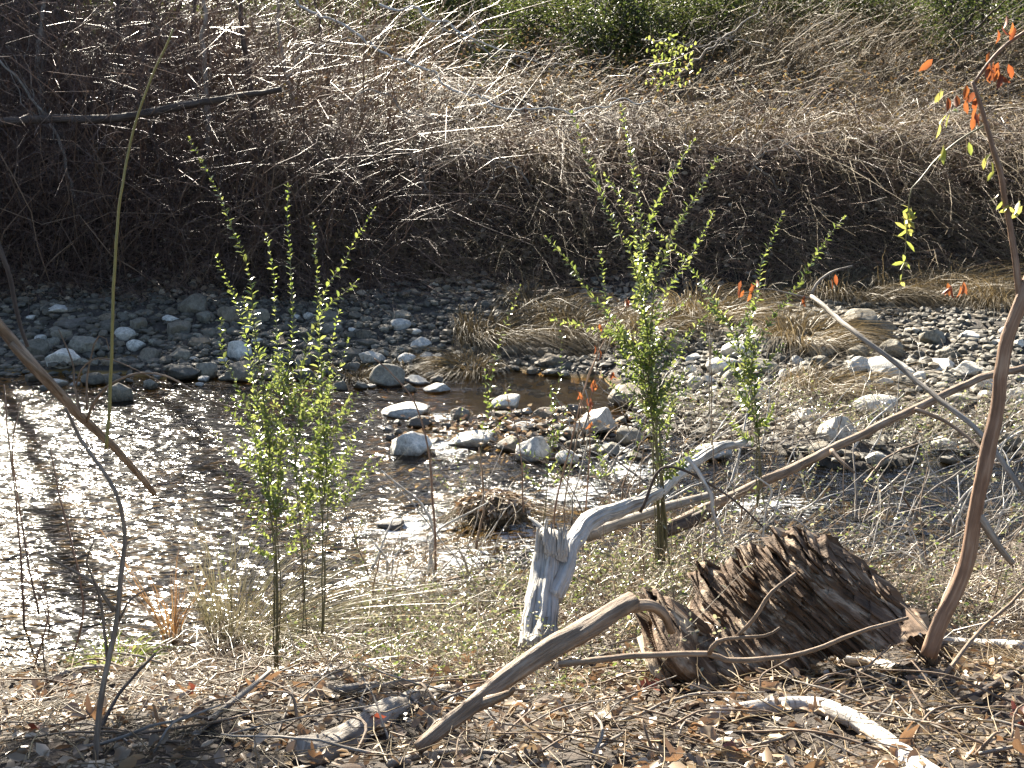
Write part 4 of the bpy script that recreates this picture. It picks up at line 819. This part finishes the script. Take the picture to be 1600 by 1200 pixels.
N = 900; x = rng.uniform(.9, 4.3, N); y = rng.uniform(9.0, 10.3, N); k = fbm(x * 1.8, y * 1.8, 93, 2) > .0; x, y = x[k], y[k]; weeds(x, y, .15, .5, 9, .022, 'stone_bar_weeds_vegetation', 'straw coloured weeds growing through the stone bar', ('straw', 'weed'))
N = 50; x = rng.uniform(.6, 3.4, N); y = rng.uniform(7., 8.6, N); weeds(x, y, .2, .6, 12, .024, 'water_edge_weeds_vegetation', 'thin green weeds standing in the narrow water channel', ('straw', 'weed'))
N = 300; x = rng.uniform(-.5, .62, N); y = rng.uniform(4.05, 5.3, N); weeds(x, y, .2, .75, 9, .017, 'driftwood_weeds_vegetation', 'pale dry weeds crowding the foot of the bleached driftwood', ('straw', 'weed'))
N = 420; x = rng.uniform(.5, 3.6, N); y = yE(x) - rng.uniform(.1, 1.7, N); k = ~((x > .35) & (x < 1.5) & (y < 5.0)) & (fbm(x * 1.5, y * 1.5, 95, 2) > 0) & clear(x, y); weeds(x[k], y[k], .3, .7, 9, .02, 'tall_weeds_vegetation', 'taller pale weed stalks between the driftwood and the sapling', ('straw', 'weed'), .35, .0018)
for i in range(270):
    if i < 220: px, py = random.uniform(880, 1600), random.uniform(690, 880)
    else: px, py = random.uniform(560, 900), random.uniform(860, 1010)
    h = hit(px, py, True)
    if not clear(h[0], h[1], .3): h[1] -= 1.2; h[2] = max(float(G(h[0], h[1])), 0)
    L = random.uniform(.25, .8); d = nrm(np.array([random.gauss(.2, .9), random.gauss(0, .4), random.uniform(.1, 1.1)])); e = h + d * L; mid = (h + e) / 2 + np.array([random.gauss(0, .05), 0, random.uniform(-.02, .08)]) * L * 2
    e[2] = max(e[2], float(G(e[0], e[1])) + .03); r0 = random.uniform(.0025, .006) if random.random() < .85 else .009
    wood('dead_stalk', 'pale dead weed stalk crossing others in the tangle above the near water', 'stalk', np.array([h, mid, e]), r0, r0 * .4, random.choice(['bark_worn', 'bark_grey', 'bleached', 'bleached']), 5, .1, i, 'dead stalks of the near water tangle', wob=.012)
# dry tangle of fine straws on near bank and bar
mb = MB()
for (n, x0, x1, yf, L0, L1) in [(2200, -1.6, 3.6, lambda x, n: yE(x) - rng.uniform(-.1, 1.9, n), .1, .6), (700, .8, 4.4, lambda x, n: rng.uniform(9., 10.4, n), .2, .7)]:
    x = rng.uniform(x0, x1, n); y = yf(x, n); k = clear(x, y); x, y = x[k], y[k]; n = len(x); b = np.stack([x, y, np.maximum(G(x, y), 0) + rng.uniform(0, .12, n)], 1); d = nrm(rng.normal(0, 1, (n, 3)) * np.array([1, .7, .55]) + np.array([.2, 0, .3]))
    p = arcs(b, d, rng.uniform(L0, L1, n) * np.interp(x, [-.6, .3, .8], [.5, .6, 1.]), rng.normal(0, .25, (n, 3)) + np.array([0, 0, -.25]), 6, .02); tubes(mb, p, np.linspace(1, .4, 6)[None] * rng.uniform(.0008, .0024, (n, 1)), 3, 0)
tag(mb.build('dry_straw_vegetation', M['straw'], origin=np.zeros(3)), 'tangled dry straws and fine dead stalks in the weeds', 'straw', kind='stuff')
mb = MB()
for n, x0, x1, d0, d1, hs in [(560, .35, 3.8, -.3, 2.0, 1.), (260, -1.3, .6, .0, 1.5, .55), (120, 1.0, 4.2, -2.9, -1.7, 1.)]:
    x = rng.uniform(x0, x1, n); y = yE(x) - rng.uniform(d0, d1, n); k = ~((x > .3) & (x < 1.45) & (y < 5.1)) & clear(x, y); x, y = x[k], y[k]; n = len(x); b = np.stack([x, y, np.maximum(G(x, y), 0) - .02], 1); L = rng.uniform(.25, .8, n) * hs
    p = arcs(b, nrm(rng.normal(0, 1, (n, 3)) * np.array([.8, .5, .2]) + np.array([.2, 0, .75])), L, rng.normal(0, .3, (n, 3)) + np.array([.1, 0, -.3]), 7, .035); r0_ = rng.uniform(.0012, .003, n); tubes(mb, p, np.linspace(1, .4, 7)[None] * r0_[:, None], 4, 0)
    m_ = n * 3; k = rng.integers(0, n, m_); t = rng.uniform(.2, 1, m_) * 5.999; i = t.astype(int); f = (t - i)[:, None]; q_ = p[k, i] * (1 - f) + p[k, i + 1] * f; tt = nrm(p[k, i + 1] - p[k, i])
    p2 = arcs(q_, nrm(tt + rng.normal(0, .7, (m_, 3))), L[k] * rng.uniform(.12, .42, m_), rng.normal(0, .25, (m_, 3)), 4, .04); tubes(mb, p2, np.linspace(1, .4, 4)[None] * r0_[k][:, None] * .55, 3, 0)
tag(mb.build('near_bank_undergrowth', M['pale_twig_near'], origin=np.zeros(3)), 'fine branching dry twigs tangled along the near water edge', 'undergrowth', kind='stuff')
# debris on midstream rocks
mb = MB(); n = 420; x = rng.normal(.05, .45, n); y = 9.5 + rng.normal(0, .18, n); b = np.stack([x, y, np.maximum(G(x, y), 0) + rng.uniform(.02, .16, n)], 1)
s = rng.uniform(.02, .05, n); leaves(mb, b, rdir(n, -.3, .5), rdir(n), s, s * .5, .2, .2, 0)
mc = np.array(MR.location); ms = np.array(MR.scale) * np.array([1, .9, FLAT['mossy_rock'] if 'mossy_rock' in FLAT else .7])
n = 900; a = rdir(n, .15, 1); b = mc + a * ms * 1.04; q_ = rng.uniform(.02, .055, n); leaves(mb, b, rdir(n, -.6, .2), a + rng.normal(0, .4, (n, 3)), q_, q_ * .5, .2, .3, 0)
n = 340; b = mc + rdir(n, .1, 1) * ms; p = arcs(b, rdir(n, -.5, .2), rng.uniform(.08, .26, n), rng.normal(0, .3, (n, 3)) + np.array([0, -.1, -.4]), 5, .03); tubes(mb, p, np.full((n, 5), .0018), 3, 1)
tag(mb.build('flood_debris', [M['dry_leaf'], M['pale_twig']], origin=np.zeros(3)), 'washed up dry leaves and twigs caught on midstream rocks', 'debris', kind='stuff')

# ------------------------------------------------------------------ far bank undergrowth
def scrub(mb, x, y, L0, L1, dmean, dvar, bmean, bvar, r0, r1, K=6, S=3, mi=0, sub=2, subL=.35, lift=0.):
    n = len(x); b = np.stack([x, y, G(x, y) - .02 + (rng.uniform(0, 1, n) * lift)], 1)
    d = nrm(np.array(dmean) + rng.normal(0, 1, (n, 3)) * np.array(dvar)); L = rng.uniform(L0, L1, n)
    p = arcs(b, d, L, np.array(bmean) + rng.normal(0, 1, (n, 3)) * np.array(bvar), K, .038)
    tubes(mb, p, np.linspace(1, .35, K)[None] * rng.uniform(r0, r1, n)[:, None], S, mi)
    if sub:
        m_ = n * sub; k = rng.integers(0, n, m_); t = rng.uniform(.25, 1, m_) * (K - 1.001); i = t.astype(int); f = (t - i)[:, None]; q = p[k, i] * (1 - f) + p[k, i + 1] * f; tt = nrm(p[k, i + 1] - p[k, i])
        p2 = arcs(q, nrm(tt + rng.normal(0, .7, (m_, 3))), L[k] * subL * rng.uniform(.4, 1.2, m_), rng.normal(0, .25, (m_, 3)) + np.array([0, 0, -.2]), 4, .04)
        tubes(mb, p2, np.linspace(1, .4, 4)[None] * rng.uniform(r0 * .45, r1 * .5, m_)[:, None], 3, mi)
    return p
# crest brambles (sunlit)
mb = MB(); n = 9500; x = rng.uniform(-4.5, 9.5, n); y = 16.2 + .5 * fbm(x * .9, x * 0, 71, 2) + 8 * rng.random(n) ** 1.1
scrub(mb, x, y, .45, 1.3, (.25, -.15, .55), (.6, .5, .3), (.1, -.35, -.6), (.3, .3, .25), .0022, .0055)
n = 2300; x = rng.uniform(-3.5, 9, n); y = rng.uniform(15.0, 16.9, n); k = fbm(x * 1.1, y, 77, 2) > -.25; x, y = x[k], y[k]; scrub(mb, x, y, .4, 1.2, (.2, -.75, .45), (.6, .3, .25), (.1, -.4, -.75), (.3, .25, .2), .0022, .005)
n = 4500; x = rng.uniform(-4.5, 9.5, n); y = rng.uniform(16.2, 24, n); scrub(mb, x, y, .4, 1.2, (.2, -.2, .6), (.7, .6, .35), (.05, -.3, -.5), (.35, .3, .3), .002, .006, mi=1)
n = 9000; x = rng.uniform(-4.5, 9.5, n); y = rng.uniform(16., 23.5, n); b = np.stack([x, y, G(x, y) + .75 * rng.random(n)], 1); q_ = rng.uniform(.025, .06, n); leaves(mb, b, rdir(n, -.6, .4), rdir(n), q_, q_ * .45, .3, .3, 2)
n = 3000; x = rng.uniform(-5, 10, n); y = rng.uniform(19.5, 24, n); k = fbm(x * .7, y * .7, 97, 2) > .0; x, y = x[k], y[k]; scrub(mb, x, y, .7, 1.9, (.15, -.1, 1), (.3, .25, .2), (.15, -.2, -.35), (.3, .2, .2), .003, .007, mi=0)
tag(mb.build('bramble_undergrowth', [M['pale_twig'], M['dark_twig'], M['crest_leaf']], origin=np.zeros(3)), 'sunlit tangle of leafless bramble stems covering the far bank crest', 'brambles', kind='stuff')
mb = MB(); n = 15000; x = rng.uniform(-4, 9.5, n); y = 16.3 + 7 * rng.random(n); k = fbm(x * .9, y * .9, 81, 3) > .25; x, y = x[k], y[k]; n = len(x); b = np.stack([x, y, G(x, y)], 1)
blades(mb, b, np.array([.35, -.2, .8]) + rng.normal(0, .35, (n, 3)), rng.uniform(.25, .75, n), np.array([.3, -.1, -.55]) + rng.normal(0, .25, (n, 3)), .009, 5)
n = 9000; x = rng.uniform(-6, 11, n); y = rng.uniform(22, 29, n); b = np.stack([x, y, G(x, y)], 1); blades(mb, b, np.array([.2, -.1, .9]) + rng.normal(0, .3, (n, 3)), rng.uniform(.4, 1.1, n), np.array([.2, -.1, -.4]) + rng.normal(0, .25, (n, 3)), .014, 5)
tag(mb.build('dead_grass', M['tussock'], origin=np.zeros(3)), 'matted dead tan grass between the brambles of the far slope', 'dead grass', kind='stuff')
# dark face of bank
mb = MB(); n = 3200; x = rng.uniform(-7, 9, n); y = rng.uniform(14.0, 16.4, n); scrub(mb, x, y, .2, .8, (.05, -.5, .25), (.7, .4, .5), (0, -.2, -.5), (.3, .2, .3), .0015, .004)
n = 6500; x = rng.uniform(-4, 9, n); y = rng.uniform(14.6, 17.2, n); scrub(mb, x, y, .3, 1.1, (.1, -.7, .1), (.6, .3, .4), (.05, -.1, -.6), (.35, .2, .3), .0018, .004, sub=3)
n = 9000; x = rng.uniform(-7.5, 9, n); y = rng.uniform(13.8, 16.6, n); b = np.stack([x, y, G(x, y) + .02], 1); s = rng.uniform(.05, .11, n); leaves(mb, b, rdir(n, -.5, .3), nrm(np.array([0, -.5, .8]) + rng.normal(0, .6, (n, 3))), s, s * .6, .2, .2, 1)
n = 6000; x = rng.uniform(-3, 9, n); y = rng.uniform(14.6, 16.6, n); b = np.stack([x, y, G(x, y)], 1); blades(mb, b, np.array([.25, -.5, .45]) + rng.normal(0, .35, (n, 3)), rng.uniform(.2, .6, n), np.array([.2, -.25, -.7]) + rng.normal(0, .25, (n, 3)), .007, 5, 2)
tag(mb.build('bank_face_undergrowth', [M['brown_twig'], M['dry_leaf'], M['tussock']], origin=np.zeros(3)), 'dark shaded twigs and fallen leaves on the steep bank face', 'undergrowth', kind='stuff')
# dark thicket of the shaded end
mb = MB(); n = 3600; x = rng.uniform(-9.5, -1.6, n); y = rng.uniform(14.3, 20, n); k = rng.random(n) < np.interp(x, [-9, -4.5, -3.2, -1.6], [1, .95, .4, .08]); x, y = x[k], y[k]
scrub(mb, x, y, .8, 3.2, (.12, -.15, 1.), (.28, .2, .12), (.05, -.12, -.18), (.25, .2, .15), .003, .008, 8, 3, 0, 3, .3)
n = 2200; x = rng.uniform(-8, -1.2, n); y = rng.uniform(14.2, 17, n); scrub(mb, x, y, .6, 1.8, (.4, -.5, .55), (.5, .3, .3), (.2, -.3, -.7), (.3, .2, .2), .002, .005)
n = 520; x = rng.uniform(-8, -1.4, n); y = rng.uniform(14.2, 17.5, n); scrub(mb, x, y, 1.2, 3.4, (.35, -.15, 1.), (.4, .2, .15), (-.1, -.15, -.2), (.35, .2, .15), .004, .009, 8, 4, 1, 1, .3)
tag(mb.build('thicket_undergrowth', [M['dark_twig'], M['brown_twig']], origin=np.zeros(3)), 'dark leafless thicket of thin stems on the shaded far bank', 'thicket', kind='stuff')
# individual saplings and canes on the far bank
SAP = [([(320, 300), (325, 200), (318, 90), (322, -20)], 9, 15.8), ([(400, 330), (398, 200), (385, 90), (370, -20)], 11, 16.), ([(300, 280), (285, 150), (280, 60), (285, -20)], 9, 17), ([(80, 380), (75, 250), (60, 100), (72, -20)], 10, 16.5), ([(140, 330), (150, 200), (120, 90), (90, -20)], 8, 16.5),
 ([(250, 330), (215, 250), (190, 120), (180, -20)], 9, 16.2), ([(480, 330), (470, 200), (440, 80), (430, -20)], 8, 16.5), ([(355, 300), (330, 180), (300, 60), (310, -20)], 7, 16.3), ([(210, 360), (160, 260), (75, 180), (70, 30)], 7, 15.5), ([(130, 320), (90, 220), (40, 140), (0, 95)], 6, 15.3), ([(245, 400), (247, 280), (235, 200), (200, 120)], 7, 15.2), ([(20, 340), (30, 200), (25, 60), (40, -20)], 12, 18), ([(205, 330), (205, 200), (225, 60), (215, -20)], 10, 18), ([(520, 340), (525, 260), (510, 120), (490, -20)], 6, 17.5)]
SL = ['reddish', 'straight', 'forked', 'slanting']
for i, (pix, w, y) in enumerate(SAP):
    p = pp(pix, y); p[0] = (p[0][0], y, float(G(p[0][0], y)) - .05)
    kids = []
    for k in range(4):
        a = p[1] * (1 - k / 4) + p[2] * (k / 4); kids.append((crook(a, a + np.array([random.uniform(-.7, .7), random.uniform(-.3, .3), .8])), .007, .002))
    wood('bare_sapling', 'slim leafless sapling stem among many in the dark far bank thicket', 'sapling', p, rpx(w, y), rpx(w * .6, y), 'bark_dark' if i % 3 else 'bark_grey', 7, .1, 300 + i, 'saplings of the far bank thicket', .02, kids)
wood('fallen_log', 'dark fallen trunk lying across the shaded thicket above the bank', 'log', pp([(-40, 195, 14.3), (70, 186, 14.3), (150, 186, 14.2), (225, 178, 14.2), (300, 162, 14.1), (440, 140, 14.)]), rpx(16, 14.2), rpx(9, 14.2), 'bark_dark', 12, .15, 331)
ARCH = [([(440, -10), (500, 25), (560, 60), (620, 95), (680, 120), (740, 150), (800, 168), (880, 175), (960, 165), (1010, 160)], 6, 'long pale arching branch sweeping down across the sunny brambles'), ([(590, 12), (650, 12), (690, 35), (740, 60), (800, 78), (830, 85)], 6, 'bright white branch with short forks over the bramble crest'), ([(690, 35), (730, 60), (770, 85), (820, 95), (880, 105), (940, 95), (955, 85)], 4, 'thin pale branch hanging beneath the white forked one'), ([(530, 190), (560, 150), (610, 145), (640, 175), (700, 190), (780, 180)], 4, 'pale curved cane looping low over the brambles'), ([(680, 360), (730, 320), (770, 280), (815, 260), (830, 300)], 4, 'pale thin cane bending over the dark hollow'), ([(700, 400), (620, 440), (690, 465), (720, 440)], 3, 'thin pale root sweeping out at the dark bank foot'), ([(1060, 120), (1130, 60), (1180, 20), (1190, -10)], 5, 'pale curved cane leaning at the crest beside the green bushes'), ([(1230, 300), (1180, 250), (1240, 220), (1310, 205)], 4, 'pale cane leaning low over the dark overhang'), ([(840, 300), (790, 255), (740, 240), (700, 225)], 4, 'slanting pale cane above the dark hollow'), ([(450, 120), (500, 70), (570, 60), (640, 30)], 4, 'pale cane crossing high in the sunny bramble corner'), ([(1000, 60), (1080, 70), (1140, 55), (1210, 80)], 4, 'long pale cane lying level along the crest'), ([(610, 240), (650, 250), (660, 290), (650, 330)], 4, 'knotty pale stick hanging in the shaded brambles')]
for i, (pix, w, lab) in enumerate(ARCH):
    y = 15.6 if i not in (6, 10) else 18.5; p = pp(pix, y); kids = []
    for k in range(9):
        j = random.randrange(1, len(p) - 1) if len(p) > 2 else 0; a = p[j]; dd = nrm(p[min(j + 1, len(p) - 1)] - p[j - 1]); e = a + (dd * .25 + rng.normal(0, .6, 3) + np.array([0, 0, .1])) * random.uniform(.15, .6); kids.append((crook(a, e), .004, .0012))
    wood('arching_branch', lab, 'branch', p, rpx(w * .75, y), rpx(w * .3, y), 'bleached' if i in (0, 1) else 'bark_grey', 7, .1, 350 + i, None, .045, kids)
# individual bramble canes arching over the crest
for i in range(110):
    px = random.uniform(470, 1590); py = random.uniform(90, 300 if px > 700 else 380); h = hit(px, py); a = random.choice((-1, 1)) * random.uniform(.3, 1); L = random.uniform(.7, 1.5)
    p = np.array([h, h + np.array([a * L * .25, -.1, L * .45]), h + np.array([a * L * .6, -.3, L * .55]), h + np.array([a * L, -.5, L * .3])]); r0 = random.uniform(.005, .009)
    wood('bramble_cane', 'pale leafless bramble cane arching over the sunny far bank', 'cane', p, r0, r0 * .4, random.choice(['bark_grey', 'bark_worn', 'bark_brown']), 5, .1, 500 + i, 'bramble canes arching over the far bank', .02)

# ------------------------------------------------------------------ bushes and trees beyond
def clump_bush(name, label, x, y, rx, rz, N, leaf, mat='evergreen', group='evergreen bushes beyond the brambles', cat='bush', z0=None, nb=14):
    g = float(G(x, y)); root = empty(name, (x, y, g), label, cat, group); mb = MB()
    for k in range(7):
        t = np.array([x + random.gauss(0, rx * .5), y + random.gauss(0, rx * .4), g + rz * random.uniform(1., 1.8)]); limb(mb, np.array([[x + random.gauss(0, .15), y + random.gauss(0, .15), g - .05], [x + (t[0] - x) * .3, y + (t[1] - y) * .3, g + rz * .6], t]), .03, .008, 14, 6, .1, k, wob=.03)
    mb.build('stem', M['bark_dark'], root); mb = MB()
    cs = np.stack([x + rng.normal(0, rx * .5, nb), y + rng.normal(0, rx * .45, nb), g + rz * rng.uniform(.1, 1.9, nb)], 1); rr = rng.uniform(.25, .5, nb) * rx
    k = rng.integers(0, nb, N); dd = rdir(N, -1, 1) * (rng.random((N, 1)) ** .5); b = cs[k] + dd * rr[k][:, None] * np.array([1, 1, 1.2]); b[:, 2] = np.maximum(b[:, 2], g)
    s = leaf * rng.uniform(.6, 1.3, N); leaves(mb, b, rdir(N, -.5, .7), nrm(np.array([0, 0, .5]) + rng.normal(0, .7, (N, 3))), s, s * .5, .2, .15)
    mb.build('crown', M[mat], root)
BX = [(.3, 21.3), (1.2, 21.0), (1.9, 21.6), (2.7, 21.9), (6.6, 21.5)] + [(-3.2 + 1.08 * k, 22.9 + (k % 3) * .55 + (k % 2) * .3) for k in range(13)] + [(-4 + 1.5 * k, 25.6 + (k % 2) * .6) for k in range(10)]
for i, (x, y) in enumerate(BX): clump_bush('evergreen_bush', 'small leaved green bush in the row beyond the sunny brambles', x, y, random.uniform(.85, 1.1), random.uniform(.6, .95), 5500, .055, nb=20)
h = P(1045, 60, 17.5); root = empty('leafy_sprig', h, 'bright yellow green leafy sprig hanging over the bramble crest', 'sprig')
mb = MB(); limb(mb, pp([(1040, 130), (1050, 100), (1048, 70), (1035, 50)], 17.), .008, .003, None, 6, 0); limb(mb, pp([(1048, 180), (1040, 130)], 17.), .009, .008, None, 6, 0); mb.build('stem', M['green_stem'], root)
mb = MB(); n = 150; b = np.array([P(random.gauss(1044, 17), random.uniform(50, 135), 17.) for k in range(n)]) + rng.normal(0, .04, (n, 3)); leaves(mb, b, np.array([0, -.2, -.6]) + rng.normal(0, .5, (n, 3)), rng.normal(0, 1, (n, 3)), .06, .03); mb.build('foliage', M['weed_green'], root)
# tall evergreens that shade the thicket
def big_tree(name, label, x, y, H, r, z0, z1, rx, N, cat='tree', group=None, mat='evergreen', leaf=.14, lean=0.):
    g = float(G(x, y)); root = empty(name, (x, y, g), label, cat, group)
    mb = MB(); limb(mb, np.array([[x, y, g - .1], [x + lean * .3, y, g + H * .4], [x + lean * .6, y + .1, g + H * .75], [x + lean, y, g + H]]), r, r * .25, 80, 14, .12, int(abs(x * 7)), wob=.05)
    mb.build('trunk', M['bark_dark'], root); mb = MB(); lf = MB()
    for k in range(26):
        f = z0 + (z1 - z0) * random.random(); a = random.uniform(0, 6.28); L = rx * random.uniform(.6, 1.1) * (1.1 - .6 * (f - z0) / (z1 - z0)); b = np.array([x + lean * f / (g + H), y, f]); e = b + np.array([math.cos(a) * L, math.sin(a) * L, random.uniform(.1, .6) * L * .6])
        limb(mb, np.array([b, (b + e) / 2 + rng.normal(0, .1, 3), e]), r * .22, .012, 14, 5, .05, k, wob=.05)
        for j in range(7):
            c = b + (e - b) * random.uniform(.3, 1); e2 = c + np.array([random.gauss(0, .5), random.gauss(0, .5), random.gauss(.1, .35)]) * L * .35; limb(mb, np.array([c, (c + e2) / 2 + rng.normal(0, .05, 3), e2]), .012, .004, 8, 4, 0, j)
            if N: n = N // 182; bb = c + (e2 - c) * rng.random((n, 1)) + rng.normal(0, .14, (n, 3)); s = leaf * rng.uniform(.6, 1.2, n); leaves(lf, bb, rdir(n, -.6, .6), rdir(n), s, s * .3, .2, .1)
    mb.build('limbs', M['bark_dark'], root)
    if N: lf.build('crown', M[mat], root)
for x, y, H in [(-9.6, 20.0, 16)]: big_tree('pine_tree', 'tall pine trunk rising out of the dark far bank thicket', x, y, H, .2 if H > 15 else .1, 12.1 if H > 15 else 12.75, 13.6, 1.1 if H > 15 else .7, 20000 if H > 15 else 14000, leaf=.2)
for x, y, H, r in [(-8.75, 21.5, 8.1, .17), (-8.15, 22.8, 8.3, .16)]: big_tree('bare_tree', 'slim bare tree trunk standing among the dark far bank thicket', x, y, H, r, 9.4, 10.5, .3, 0, group='slim bare trees in the thicket')
for x, y, H, r in [(-10.6, 23, 18, .3), (-11.8, 22, 17, .3)]: big_tree('bare_tree', 'tall bare tree trunk standing behind the dark thicket', x, y, H + 2.5, r, 15.2, H + 2, 2.0, 0, group='bare trees behind the thicket', lean=random.uniform(-.4, .4))
for i, (x, y, rx, rz, N) in enumerate([(-12, 24, 1.7, 3.0, 16000), (-10, 25.5, 1.7, 3.0, 16000), (-8, 23.5, 1.6, 3.0, 16000), (-6.6, 25, 1.3, 2.0, 8000), (-13.8, 22.5, 1.6, 2.2, 6000), (-9, 22, 1.3, 1.7, 6000), (-7.4, 21.8, 1.1, 1.6, 5000)]): clump_bush('evergreen_bush', 'dense dark evergreen bush backing the shaded thicket', x, y, rx, rz, N, .115, group='dark evergreens behind the thicket', nb=22)
# unseen tree added over the stream to shade the near bank's lower corner
root = empty('shade_tree', (-5.2, 5.2, float(G(-5.2, 5.2))), 'unseen evergreen tree added to shade the near bank corner', 'tree')
mb = MB(); tr_ = limb(mb, np.array([[-5.2, 5.2, float(G(-5.2, 5.2)) - .1], [-5.0, 5.5, 2.2], [-4.5, 6.4, 3.6], [-3.6, 7.5, 4.1], [-2.9, 8.1, 4.2]]), .14, .03, 60, 12, .12, 5, wob=.04); mb.build('trunk', M['bark_grey'], root)
mb = MB(); lf = MB()
for k in range(60):
    a = tr_[random.randint(34, 59)]; e = np.array([random.uniform(-3.85, -2.6), random.uniform(7.4, 8.5), random.uniform(3.35, 4.5)]); limb(mb, crook(a, e, 5), .012, .004, 10, 5, 0); n = 90; t = rng.uniform(.35, 1.05, (n, 1)); q_ = rng.uniform(.05, .1, n); leaves(lf, a + (e - a) * t + rng.normal(0, .09, (n, 3)), rdir(n, -.6, .6), rdir(n), q_, q_ * .45, .2, .1)
mb.build('limbs', M['bark_grey'], root); lf.build('crown', M['evergreen'], root)
# far wood as one mass
mb = MB(); n = 24000; a = rng.uniform(-1.2, 1.2, n); rr = rng.uniform(28, 40, n); x = np.sin(a) * rr; y = np.cos(a) * rr; b = np.stack([x, y, G(x, y) + rng.uniform(0, 1, n) ** 1.3 * np.interp(x, [-14, -4, 0, 30], [3, 3, 4, 4])], 1); q_ = rng.uniform(.18, .4, n); leaves(mb, b, rdir(n, -.5, .7), rdir(n), q_, q_ * .5, .2, .1)
n = 30000; a = rng.uniform(-1.3, 1.0, n); rr = rng.uniform(95, 125, n); x = np.sin(a) * rr; y = np.cos(a) * rr; top = rr * np.tan(np.radians(np.interp(a, [-1.3, -.2, .05, 1.], [24, 23, 11, 11]))) * (1 + .10 * vnoise(a * 30, a * 0, 5)); b = np.stack([x, y, top * rng.uniform(.02, 1, n)], 1); q_ = rng.uniform(1.2, 2.6, n); leaves(mb, b, rdir(n, -.5, .7), rdir(n), q_, q_ * .6, .2, .1)
tag(mb.build('far_woods', M['evergreen'], origin=np.zeros(3)), 'distant mass of evergreen woodland foliage behind the bushes', 'woods', kind='stuff')
